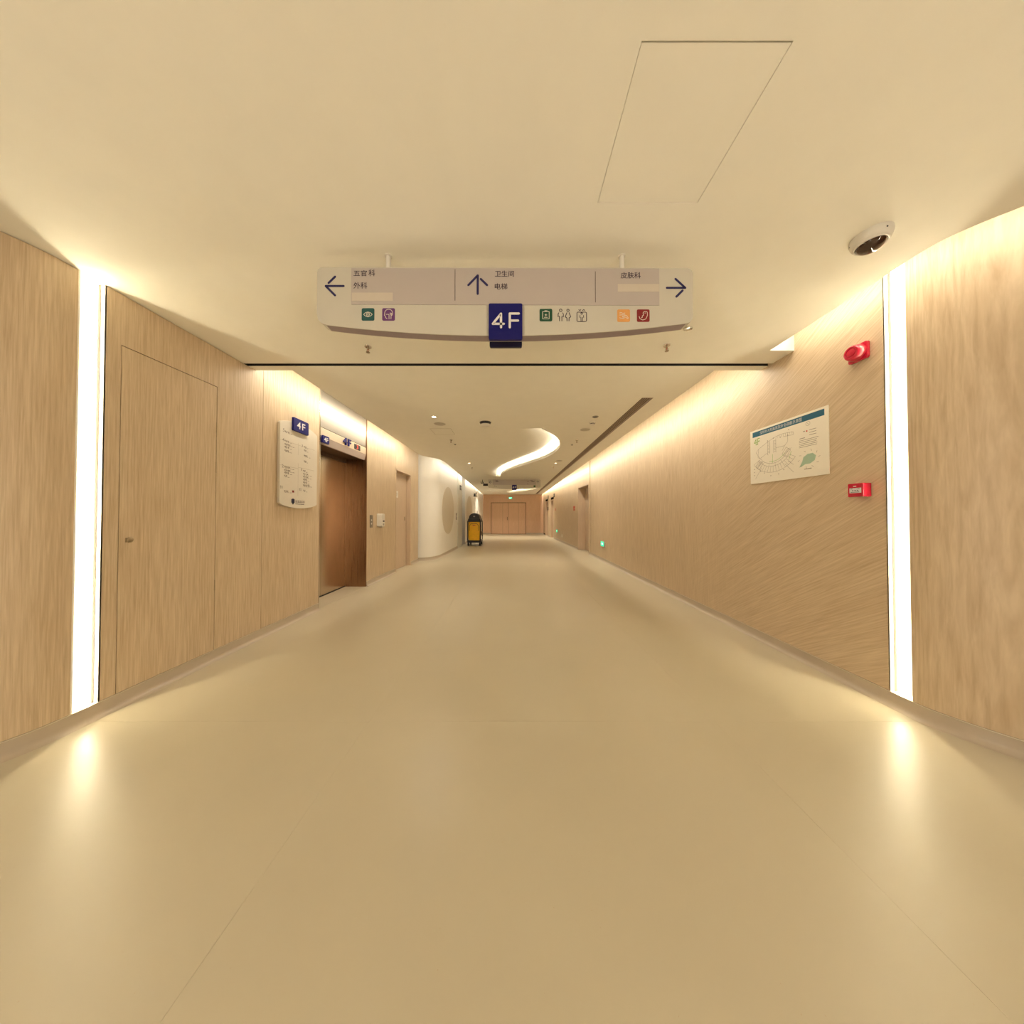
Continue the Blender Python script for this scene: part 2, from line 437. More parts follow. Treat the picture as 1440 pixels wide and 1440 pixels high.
structure(cf, 'cream corridor ceiling beyond the black slot, with leaf-shaped light recesses')

def leaf(name, R, L, up, label, watts):
    t = thing(name, (R[0].x, R[0].y, H), label, 'ceiling light', 'leaf shaped ceiling recesses')
    n = len(R); K = 12; mb = MB()
    out = offset_path(R, .11)                 # the concealed ledge lies behind the lip, away from the opening
    sgn = 1
    if (out[n//2] - (R[n//2]+L[n//2])/2).length < (R[n//2] - (R[n//2]+L[n//2])/2).length: out = offset_path(R, -.11); sgn = -1
    rows = []
    for i in range(n):
        fade = min(1, (i+1.5)/4, (n-i+.5)/4)
        row = []
        for k in range(K+1):
            s = k/K; p = L[i].lerp(R[i], s); row.append((p.x, p.y, H + .0005 + up*(s**2.0)*1.0))
        row.append((out[i].x, out[i].y, H + up*1.02)); row.append((out[i].x, out[i].y, H+.045))
        rows.append(row)
    k = K+3
    mb.add([p for r in rows for p in r], [(i*k+j, i*k+j+1, (i+1)*k+j+1, (i+1)*k+j) for i in range(n-1) for j in range(k-1)])
    mb.build('curved_vault', 'paint', t, smooth=True)
    lip = MB(); slab_path(lip, R, 0 if sgn > 0 else -.02, .02 if sgn > 0 else 0, H-.012, H+.055)
    lip.build('lip', 'channel', t, smooth=True)
    for i in (0, n-1):                        # ends
        e = MB(); row = rows[i][:K+2]
        base = [(L[i].x, L[i].y, H), (out[i].x, out[i].y, H+.041)]
        e.add([base[0]] + row + [base[1]], [tuple(range(len(row)+2))]).build('end_wall', 'paint', t)
    led = offset_path(R, .055*sgn)
    for i in range(0, n-2, 2):
        a, b = led[i], led[i+2]; d = b-a
        inward = Vector((R[i+1]-led[i+1]).to_tuple()).normalized()
        area('leaf_light', ((a.x+b.x)/2, (a.y+b.y)/2, H+.062), (inward.x*.55, inward.y*.55, 1), d.length, .03, watts*d.length, (d.x, d.y, 0))
    return t
leaf('leaf_ceiling_light', leafR, leafL, .24, 'large glowing S-curved leaf recess in the corridor ceiling, the nearer one', 1.05)
leaf('leaf_ceiling_light', leafR2, leafL2, .26, 'small far glowing leaf recess in the ceiling near the end doors', 1.8)

# ------------------------------------------------------------------ left wall
wl = MB()
slab_path(wl, left_near, .021, .16, 0, TOP)
wl.box(XL-.16, XL-.075, 1.60, 1.83, 0, TOP)                       # behind the light channel
def tol(u, v, d): return (XL-d, u, v)                             # left wall plane: u along Y, v up, d into the wall
wl.prism([(1.772, 0), (3.755, 0), (3.755, TOP), (1.772, TOP)], tol, .021, .12)
wl.box(XL-.12, XL-.021, 4.995, 6.20, 0, TOP); wl.box(XL-.12, XL-.021, 7.20, 7.72, 0, TOP); wl.box(XL-.12, XL-.021, 6.2, 7.2, 2.22, TOP)
wall_left = structure(wl.build('wall_left', 'substrate'), 'left corridor wall clad in light oak veneer panels')
Z0 = SK+.004
p = MB(); slab_path(p, left_near, 0, .02, Z0, H-.004); p.build('panel', 'wood', wall_left, smooth=True)
DY0, DY1, DZ = 1.846, 2.444, 2.272
MB().prism([(1.766, Z0), (DY0-.004, Z0), (DY0-.004, DZ+.005), (DY1+.004, DZ+.005), (DY1+.004, Z0), (2.898, Z0), (2.898, TOP), (2.78, TOP), (2.78, H-.004), (1.766, H-.004)], tol, 0, .02).build('panel', 'wood', wall_left)
MB().prism([(2.902, Z0), (3.755, Z0), (3.755, TOP), (2.902, TOP)], tol, 0, .02).build('panel', 'wood', wall_left)
for a, b in ((4.995, 5.598), (5.602, 6.228), (7.172, 7.43), (7.434, 7.72)):
    MB().prism([(a, Z0), (b, Z0), (b, TOP), (a, TOP)], tol, 0, .02).build('panel', 'wood', wall_left)
MB().prism([(6.232, 2.205), (7.168, 2.205), (7.168, TOP), (6.232, TOP)], tol, 0, .02).build('panel', 'wood', wall_left)
MB().box(XL-.01, XL+.002, 3.757, 3.772, 0, TOP).build('corner_trim', 'chrome', wall_left)

# flush service door
d1 = structure(MB().prism([(DY0, Z0), (DY1, Z0), (DY1, DZ), (DY0, DZ)], tol, .0005, .0205).build('door_1', 'wood'), 'flush oak service door hidden in the left wall panelling')
k = MB(); k.lathe([(.0, 0), (.017, 0), (.017, .006), (.012, .009), (.0, .009)], 18, lambda x, y, z: (XL+z, 1.898+x, 1.040+y)).build('lock', 'brass', d1, smooth=True)
MB().box(XL, XL+.006, 1.878, 1.886, 1.026, 1.054).build('lock_plate', 'brass', d1)
for hz in (1.93, 1.60, .62):
    MB().box(XL-.003, XL+.002, DY1-.002, DY1+.0045, hz-.045, hz+.045).build('hinge', 'brass', d1)

# skirting on the left
prof = [(0.0, SK), (-.005, SK), (-.006, .03), (-.012, .014), (-.028, .004), (-.045, .0008), (-.045, -.001), (.02, -.001), (.02, SK)]
def skirting(name, pts, side, label=None):
    mb = MB(); sweep(mb, pts, [(o*side, z) for o, z in prof])
    o = structure(mb.build(name, 'skirting', smooth=True), label)
    b = MB(); sweep(b, pts, [(-.001*side, SK), (-.0065*side, SK), (-.0065*side, SK+.0035), (-.001*side, SK+.0035)]); b.build('bead', 'bead', o)
    return o
skirting('baseboard_left', left_near + [Vector((XL, 1.9)), Vector((XL, 3.756))], 1, 'coved vinyl skirting under the left oak wall')
skirting('baseboard_left', [Vector((XL, 4.996)), Vector((XL, 6.228))], 1)
skirting('baseboard_left', [Vector((XL, 7.172)), Vector((XL, 7.72))], 1)

# ------------------------------------------------------------------ right wall
wr = MB(); slab_path(wr, right_near, -.16, -.021, 0, TOP)
wr.box(XR+.075, XR+.16, 1.70, 1.95, 0, TOP)
def tor(u, v, d): return (xr(u)+d, u, v)
D2a, D2b = 9.09, 10.40
D3a, D3b, D4a, D4b = 15.35, 16.35, 17.35, 18.35
def rbox(mb, a, b, z0, z1, d0, d1): mb.prism([(a, z0), (b, z0), (b, z1), (a, z1)], tor, d0, d1)
for a, b in ((1.867, 9.0), (9.0, D2a), (D2b, D3a), (D3b, D4a), (D4b, FAR+.1)): rbox(wr, a+(.01 if a < 2 else 0), b, 0, TOP, .021, .14)
for a, b in ((D2a, D2b), (D3a, D3b), (D4a, D4b)): rbox(wr, a, b, 2.20, TOP, .021, .14)
wall_right = structure(wr.build('wall_right', 'substrate'), 'right corridor wall clad in light oak veneer')
p = MB(); slab_path(p, right_near, -.02, 0, Z0, TOP); p.build('panel', 'wood', wall_right, smooth=True)
def rpanel(a, b, z0=Z0, m='wood_slant'):
    mb = MB(); rbox(mb, a+.0012, b-.0012, z0, TOP, 0, .02); mb.build('panel', m, wall_right)
for a, b in ((1.877, 6.33), (6.33, 9.0), (9.0, D2a), (D2b, 10.62), (10.62, 12.4), (12.4, 14.0), (14.0, D3a), (D3b, D4a), (D4b, FAR)): rpanel(a, b)
for a, b in ((D2a, D2b), (D3a, D3b), (D4a, D4b)): rpanel(a, b, 2.205)
skirting('baseboard_right', right_near + [Vector((XR, 2.2)), Vector((XR, 9.0)), Vector((xr(D2a), D2a))], -1, 'coved vinyl skirting under the right oak wall')
skirting('baseboard_right', [Vector((xr(D2b), D2b)), Vector((xr(D3a), D3a))], -1)
skirting('baseboard_right', [Vector((xr(D3b), D3b)), Vector((xr(D4a), D4a))], -1)

def recessed_door(name, side, a, b, depth, top, label, far_reveal_mat='door_wood'):
    """a door leaf set back in a lined opening of the left (side=-1) or right (side=1) wall"""
    X = (lambda y: XL) if side < 0 else xr
    f = lambda u, v, d: (X(u)+side*d, u, v)
    r = MB().prism([(a+.03, .006), (b-.03, .006), (b-.03, top-.035), (a+.03, top-.035)], f, depth, depth+.045).build(name, 'door_wood')
    structure(r, label)
    for u0, u1 in ((a, a+.028), (b-.028, b)):
        MB().prism([(u0, 0), (u1, 0), (u1, top), (u0, top)], f, -.004, depth+.06).build('frame', far_reveal_mat, r)
    MB().prism([(a, top-.03), (b, top-.03), (b, top), (a, top)], f, -.004, depth+.06).build('frame', far_reveal_mat, r)
    MB().prism([(a, 0), (b, 0), (b, top), (a, top)], f, depth+.07, depth+.10).build('backing', 'substrate', r)
    return r
# door on the right, leaf hinged at the near side
d2 = recessed_door('door_2', 1, D2a, D2b, .25, 2.20, 'oak door deep in its frame on the right wall')
for hz in (1.92, 1.33, .35):
    MB().box(xr(D2a)+.235, xr(D2a)+.252, D2a+.028, D2a+.06, hz-.06, hz+.06).build('hinge', 'black_plastic', d2)
MB().box(xr(D2a)+.17, xr(D2a)+.245, D2a+.06, D2a+.34, 2.085, 2.14).build('door_closer', 'grey_plastic', d2, bevel=.006)
MB().box(xr(D2a)+.05, xr(D2a)+.17, D2a+.12, D2a+.15, 2.145, 2.16).build('closer_arm', 'chrome', d2)
recessed_door('door_3', 1, D3a, D3b, .13, 2.08, 'second oak door along the right wall, near the far end')
recessed_door('door_4', 1, D4a, D4b, .13, 2.08, 'last oak door of the right wall beside the end wall')
# door on the left past the elevator
d5 = recessed_door('door_5', -1, 6.23, 7.17, .10, 2.205, 'oak door with small white plate on the left, past the elevator')
MB().prism(round_rect(6.45, 1.60, 6.60, 1.75, .01), lambda u, v, d: (XL-.10+d, u, v), .001, .008).build('room_plate', 'white_plastic', d5)
MB().prism(round_rect(6.985, 1.085, 7.02, 1.175, .008), lambda u, v, d: (XL-.10+d, u, v), .001, .008).build('lock', 'brass', d5)
pl = Plane2(lambda x, y, l: (XL-.10+.008+l, x, y)); mb = MB()
for q in range(3): pl.stroke(mb, [(6.49, 1.70-.025*q), (6.56-.01*q, 1.70-.025*q)], .006, .0008, False)
mb.build('plate_print', 'ink_soft', d5, kind='stuff')

# ------------------------------------------------------------------ far wall and its double door
ww = MB().box(-2.6, 2.6, FAR+.02, FAR+.16, 0, TOP)
wall_far = structure(ww.build('wall_far', 'substrate'), 'oak end wall of the corridor')
EX0, EX1, EZ = -1.36, .90, 2.045
def tof(u, v, d): return (u, FAR+d, v)
for poly in ([(-2.6, 0), (EX0-.03, 0), (EX0-.03, EZ+.03), (EX1+.03, EZ+.03), (EX1+.03, 0), (2.6, 0), (2.6, TOP), (-2.6, TOP)],):
    MB().prism(poly, tof, 0, .02).build('panel', 'wood_far', wall_far)
d6 = MB(); d6.prism([(EX0-.028, 0), (EX0, 0), (EX0, EZ), (EX1, EZ), (EX1, 0), (EX1+.028, 0), (EX1+.028, EZ+.028), (EX0-.028, EZ+.028)], tof, -.012, .02)
d6 = structure(d6.build('door_6', 'dark_brown'), 'closed double oak door in the end wall')
mid = -.245
for a, b in ((EX0+.006, mid-.006), (mid+.006, EX1-.006)):
    lf = MB().prism([(a, .02), (b, .02), (b, EZ-.006), (a, EZ-.006)], tof, -.006, .018).build('leaf', 'wood_far', d6)
    x = b-.36 if a < -1 else a+.66
    MB().box(x-.004, x+.004, FAR-.0075, FAR-.0055, .02, EZ-.006).build('groove', 'substrate', lf)
MB().box(mid-.075, mid-.05, FAR-.05, FAR-.006, .92, 1.12).build('handle', 'black_plastic', d6)
MB().box(EX0, EX1, FAR-.004, FAR+.018, 0, .018).build('threshold', 'dark_brown', d6)
skirting('baseboard_far', [Vector((-2.5, FAR)), Vector((EX0-.03, FAR))], -1 * -1)
skirting('baseboard_far', [Vector((EX1+.03, FAR)), Vector((2.5, FAR))], -1 * -1)

# ------------------------------------------------------------------ left: white curved wall with ovals
white_path = [(-2.75, 7.76), (-2.62, 7.775), (-2.50, 7.81), (-2.35, 7.87), (-2.21, 7.98), (-2.11, 8.18), (-2.065, 8.42), (-2.058, 8.7), (xw(9.4), 9.4), (xw(10.9), 10.9)]
white_path = smooth_path(white_path, 4)
a = MB(); slab_path(a, white_path, 0, .08, .0, TOP)
wwh = structure(a.build('wall_curved', 'white_wall', smooth=True), 'white wall curving out of the left side of the corridor')
skirting('baseboard_curved', white_path, 1)
def oval(y0, y1, z0, z1, parent):
    n = 40; pts = [((y0+y1)/2+(y1-y0)/2*math.cos(2*PI*i/n), (z0+z1)/2+(z1-z0)/2*math.sin(2*PI*i/n)) for i in range(n)]
    MB().prism(pts, lambda u, v, d: (xw(u)+d, u, v), .0005, .006).build('oval_panel', 'oval', parent)
oval(8.62, 10.25, .62, 2.12, wwh)
MB().box(xw(11.2)-.12, xw(11.2)+.02, 10.9, 11.78, 0, TOP).build('pier', 'pier', wwh)
wf = MB(); slab_path(wf, [(xw(12.55), 12.55), (xw(FAR), FAR+.05)], 0, .08, 0, TOP)
wf = structure(wf.build('wall_curved', 'white_wall'), 'white wall on the far left behind the cleaning cart')
oval(12.85, 14.5, .62, 2.12, wf)
for y in (15.3, 16.5): MB().box(xw(y)-.01, xw(y)+.012, y, y+.35, 0, TOP).build('pier', 'pier', wf)
skirting('baseboard_curved', [Vector((xw(12.55), 12.55)), Vector((xw(FAR), FAR))], 1)
d7 = structure(MB().box(xw(12)-.42, xw(12)-.37, 11.74, 12.6, .01, TOP).build('door_7', 'pier'), 'grey door in the recess beside the cleaning cart')
MB().box(xw(12)-.37, xw(12)-.05, 12.56, 12.62, 0, TOP).build('reveal', 'white_wall', d7)
MB().box(xw(12)-.372, xw(12)-.36, 11.85, 12.5, .0, 1.55).build('dark_panel', 'dark_brown', d7)  # dark brown sheet over the lower part of the door

# the junction goes on behind the camera: two piers, side arms, and the corridor running back
for nm, b in (('wall_back', (-2.65, 2.65, BACK-.1, BACK, 0, TOP)), ('wall_end_left', (-7.3, -7.2, -1.5, 1.3, 0, TOP)), ('wall_end_right', (7.2, 7.3, -1.5, 1.3, 0, TOP)),
              ('wall_back_left', (-7.2, -2.60, BACK, -1.4, 0, TOP)), ('wall_back_right', (2.60, 7.2, BACK, -1.4, 0, TOP))):
    structure(MB().box(*b).build(nm, 'wood'))

# ------------------------------------------------------------------ lights of the place, and added fill lamps
def path_lights(name, pts, off, z, watts_m, nrm_sign, step=1.2, tilt=0.0):
    q = offset_path(pts, off)
    acc = []
    for a, b in zip(q[:-1], q[1:]):
        d = b-a; n = max(1, int(round(d.length/step)))
        for i in range(n):
            p0 = a.lerp(b, i/n); p1 = a.lerp(b, (i+1)/n); c = (p0+p1)/2; dd = p1-p0
            if dd.length < .05: continue
            nr = Vector((-dd.y, dd.x)).normalized()*nrm_sign
            area(name, (c.x, c.y, z), (nr.x, nr.y, -2.0), dd.length, .03, watts_m*dd.length, (dd.x, dd.y, 0))
V = lambda l: [Vector(p) for p in l]
path_lights('cove_light', V([(-2.12, 2.86), (-2.12, 6.75)]), .012, H+.19, COVE_W, 1)
path_lights('cove_light', V([(-2.05, 6.90), (-1.86, 7.18), (-1.775, 7.45), (-1.75, 8.3), (-1.885, FAR-.05)]), .012, H+.19, COVE_W*.45, 1)
path_lights('cove_light', V([(1.95, 2.86), (1.98, FAR-.05)]), -.012, H+.19, COVE_W, -1)
path_lights('cove_light', V([redge_near[i] for i in (4, 12, 16, 20, 24, 28)] + [(2.19, Y0-.03)]), -.012, H+.19, COVE_W*.6, -1)
# fill lamps added unseen behind the camera, sized like the wall strips
for sx in (-1, 1):
    area('rear_fill_lamp', (sx*2.585, -1.60, 1.34), (-sx, .25, 0), 2.4, .06, REAR_FILL_W, (0, 0, 1))

def light_strip(side, y0, y1, label):
    X = XL if side < 0 else XR
    f = lambda d: X + side*d
    t = thing('wall_light_strip', (X, (y0+y1)/2, SK), label, 'light', 'vertical wall light strips')
    top = H-.003 if side < 0 else TOP-.1
    MB().box(min(f(.062), f(.07)), max(f(.062), f(.07)), y0-.006, y1+.006, SK, top).build('channel_back', 'channel', t)
    for a, b in ((y0-.008, y0), (y1, y1+.008)):
        MB().box(min(f(.0), f(.062)), max(f(.0), f(.062)), a, b, SK, top).build('channel_side', 'channel', t)
    MB().box(min(f(.0), f(.062)), max(f(.0), f(.062)), y0, y1, SK-.004, SK+.001).build('channel_foot', 'channel', t)
    MB().box(min(f(.022), f(.042)), max(f(.022), f(.042)), y1-.0016, y1-.0004, SK, top).build('profile_line', 'profile', t)
    n = 5
    for a, b in ((y0+.0005, y0+.005), (y1-.005, y1-.0005)):
        mb = MB()
        for i in range(n):
            z0 = SK+.004+(top-.006-SK)*i/n; z1 = SK+.004+(top-.006-SK)*(i+1)/n
            mb.box(min(f(.044), f(.060)), max(f(.044), f(.060)), a, b, z0, z1)
        mb.build('led_bar', 'led', t)
    return t
light_strip(-1, 1.663, 1.764, 'glowing vertical light strip set in the left wall beside the flush door')
light_strip(1, 1.775, 1.875, 'glowing vertical light strip set in the right wall near the red alarms')

# ------------------------------------------------------------------ elevator
EY0, EY1, ED = 3.775, 4.975, .36
el = thing('elevator', (XL, (EY0+EY1)/2, 0), 'elevator doorway with bronze steel doors, steel header and blue 4F', 'elevator')
def te(u, v, d): return (XL-d, u, v)
hd = MB().prism([(EY0, 2.355), (EY1, 2.355), (EY1, TOP), (EY0, TOP)], te, .008, .03).build('header_panel', 'steel', el)
li = MB().prism([(EY0, 2.235), (EY1, 2.235), (EY1, 2.350), (EY0, 2.350)], te, .010, .05).build('lintel', 'lintel', el)
lo = MB(); lo.add([(XL-.010, y, 2.233) for y in (EY0, EY1)] + [(XL-.035, y, 2.142) for y in (EY0, EY1)] + [(XL-.06, y, 2.142) for y in (EY0, EY1)] + [(XL-.06, y, 2.233) for y in (EY0, EY1)],
       [(0, 1, 3, 2), (2, 3, 5, 4), (4, 5, 7, 6), (6, 7, 1, 0), (0, 2, 4, 6), (1, 3, 5, 7)])
lo.build('lintel_strip', 'lintel_low', el)
MB().prism([(EY0, 2.150), (EY1, 2.150), (EY1, 2.17), (EY0, 2.17)], te, .06, ED+.02).build('soffit', 'dark_brown', el)  # shadow of the underside put into the dark brown
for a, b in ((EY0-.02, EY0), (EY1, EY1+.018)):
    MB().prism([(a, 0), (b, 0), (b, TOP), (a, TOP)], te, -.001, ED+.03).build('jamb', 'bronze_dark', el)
my = (EY0+EY1)/2-.02
for a, b in ((EY0, my-.002), (my+.002, EY1)):
    MB().prism([(a, .012), (b, .012), (b, 2.09), (a, 2.09)], te, ED, ED+.03).build('door_leaf', 'bronze', el)
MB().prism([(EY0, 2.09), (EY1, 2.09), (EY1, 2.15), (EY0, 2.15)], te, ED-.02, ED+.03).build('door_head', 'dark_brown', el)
MB().prism([(EY0, 0), (EY1, 0), (EY1, .012), (EY0, .012)], te, ED-.012, ED+.03).build('sill_gap', 'black', el)
MB().prism([(EY0, -.001), (EY1, -.001), (EY1, .0015), (EY0, .0015)], te, .0, ED-.012).build('sill', 'floor', el)
pe = Plane2(lambda x, y, l: (XL-.010+l, x, y)); mb = MB()
pe.text(mb, '4', 4.285, 2.248, .09, .105, .001, .02, extrude=.018); pe.text(mb, 'F', 4.41, 2.248, .075, .105, .001, .02, extrude=.018); mb.build('floor_number', 'navy', el)
ds = MB().prism([(4.60, 2.253), (4.78, 2.253), (4.78, 2.333), (4.60, 2.333)], lambda u, v, d: (XL-.010+d, u, v), 0, .003).build('floor_display', 'black_plastic', el)
mb = MB(); Plane2(lambda x, y, l: (XL-.007+l, x, y)).text(mb, '3', 4.665, 2.262, .05, .062, .0012, .02); mb.build('digit', 'display', ds)
pb = MB().prism(round_rect(3.79, 2.15, 3.925, 2.245, .006), lambda u, v, d: (XL+d, u, v), .0, .02).build('floor_plaque', 'navy', el)
mb = MB(); Plane2(lambda x, y, l: (XL+.02+l, x, y)).text(mb, '4F', 3.815, 2.17, .085, .055, .001, .01); mb.build('plaque_text', 'letter', pb)

cp = thing('elevator_call_panel', (XL, 5.15, 1.0), 'slim steel call button plate on the oak wall right of the elevator', 'call panel')
MB().prism(round_rect(5.10, .99, 5.20, 1.21, .008), te, -.006, 0).build('plate', 'steel', cp)
for z in (1.06, 1.12):
    MB().lathe([(0, 0), (.016, 0), (.016, .003), (0, .003)], 16, lambda x, y, zz, z=z: (XL+.006+zz, 5.15+x, z+y)).build('button', 'white_plastic', cp)

sd = thing('soap_dispenser', (XL, 5.42, .99), 'white hand sanitiser dispenser on the oak wall beside the elevator', 'dispenser')
MB().prism(round_rect(5.36, 1.0, 5.475, 1.235, .02), te, -.10, 0).build('housing', 'white_plastic', sd, bevel=.008)
MB().box(XL+.10, XL+.104, 5.385, 5.45, 1.085, 1.11).build('window', 'navy_dark', sd)
MB().box(XL+.10, XL+.103, 5.40, 5.44, 1.02, 1.055).build('nozzle_cover', 'grey_plastic', sd)
MB().box(XL+.03, XL+.09, 5.39, 5.445, .985, 1.0).build('drip_nozzle', 'grey_plastic', sd)

# ------------------------------------------------------------------ directory board on the left wall
def lw(px, py, X=2.437):                      # a point of the board, given as it shows in the frame
    y = F*X/(720-px); return (y, EYE+(726-py)*y/F)
db = thing('directory_board', (XL, 3.37, 1.3), 'white floor directory board with blue 4F tab, on the oak wall left of elevator', 'sign')
B0, B1 = 3.075, 3.665
outl = [(B0+(B1-B0)*i/20, 2.195+.062*(1-(2*i/20-1)**2)) for i in range(21)]
outl = [(B0, 1.335)] + [(B0, 2.18), (B0+.008, 2.194)] + outl[1:-1] + [(B1-.008, 2.194), (B1, 2.18), (B1, 1.335)] + [(B1-(B1-B0)*i/20, 1.325-.045*(1-(2*i/20-1)**2)) for i in range(1, 20)]
MB().prism(outl, tol, -.032, -.004).build('board', 'board', db, bevel=.003)
MB().prism([(B0+.06, 1.36), (B1-.06, 1.36), (B1-.06, 2.15), (B0+.06, 2.15)], tol, -.004, 0).build('mounting', 'grey_plastic', db)
tb = MB().prism(round_rect(3.235, 2.145, 3.475, 2.292, .01), tol, -.055, -.032).build('floor_tab', 'navy', db, bevel=.002)
pt = Plane2(lambda x, y, l: (XL+.055+l, x, y)); mb = MB()
pt.text(mb, '4', 3.285, 2.180, .058, .078, .0008, .012); pt.text(mb, 'F', 3.365, 2.180, .050, .078, .0008, .012); mb.build('tab_text', 'letter', tb)
pd = Plane2(lambda x, y, l: (XL+.032+l, x, y))
def T(mb, s, px, py, wd, ht): y, z = lw(px, py); pd.text(mb, s, y, z, wd, ht, .0008, .004)
def dash(mb, px0, py, length, n=3, hgt=.006, lift=.0008):
    y, z = lw(px0, py)
    x = y
    for i in range(n):
        l = length/n*random.uniform(.55, .9)
        pd.stroke(mb, [(x, z), (x+l, z)], hgt, lift, False); x += length/n
mb = MB()
T(mb, '5', 396.5, 606.8, .024, .036); T(mb, '4', 396, 620, .024, .034); T(mb, '2', 395.6, 657.5, .022, .034)
T(mb, '3', 423.3, 628.5, .018, .030); T(mb, '1', 423.3, 662.5, .010, .030)
T(mb, 'B1', 393.5, 687, .035, .03); T(mb, 'B2', 420.5, 690.5, .035, .03)
for px, py, n in ((399.5, 606.3, 3), (399.2, 619.3, 3), (399.2, 624, 4), (399.2, 628, 3), (399.2, 633, 3), (399.2, 656.5, 4), (399.2, 661, 4), (399.2, 664.5, 3), (399.2, 669, 2),
                  (426.5, 628.3, 2), (426.5, 633, 2), (426.5, 640.5, 3), (426.5, 648.5, 2), (425.6, 662, 2), (425.6, 666.5, 4), (425.6, 670.5, 4), (425.6, 674.5, 3), (425.6, 678.5, 3), (425.6, 682.5, 3), (432, 683, 2), (399, 690.8, 3), (426, 690, 2)):
    dash(mb, px, py, .022*n, n, .014)
    dash(mb, px+1, py+1.9, .05*n*.7, n, .005, .0009)
mb.build('print', 'ink_soft', db, kind='stuff')
mb = MB(); y, z = lw(410.5, 691.5); pd.rect(mb, y, z-.012, y+.028, z+.012, .0009); mb.build('icon_mark', 'maroon', db)
mb = MB()
for (x0, y0), (x1, y1) in ((lw(391, 617), lw(441.5, 632)), (lw(418.6, 623), lw(418.6, 640)), (lw(418.6, 652), lw(418.6, 698)), (lw(391.5, 653.5), lw(418.6, 657.5)), (lw(418.6, 657.5), lw(441, 661))):
    pd.stroke(mb, [(x0, y0), (x1, y1 if abs(x1-x0) < .02 else y0)], .0035, .0007, False)
mb.build('dividing_lines', 'rule_pale', db, kind='stuff')
y, z = lw(411.7, 706); mb = MB()
pd.poly(mb, [(y-.024, z+.028), (y, z+.036), (y+.024, z+.028), (y+.024, z-.008), (y, z-.034), (y-.024, z-.008)], .0009); mb.build('crest', 'navy_dark', db)
mb = MB()
for i in range(5):
    x = y+.038+i*.031; pd.stroke(mb, [(x, z+.012), (x+.018, z+.012)], .006, .0009, False); pd.stroke(mb, [(x, z-.002), (x+.02, z-.002)], .006, .0009, False); pd.stroke(mb, [(x+.009, z+.018), (x+.009, z-.010)], .005, .00095, False)
pd.stroke(mb, [(y+.036, z-.024), (y+.175, z-.024)], .006, .0009, False); mb.build('name_print', 'ink', db, kind='stuff')

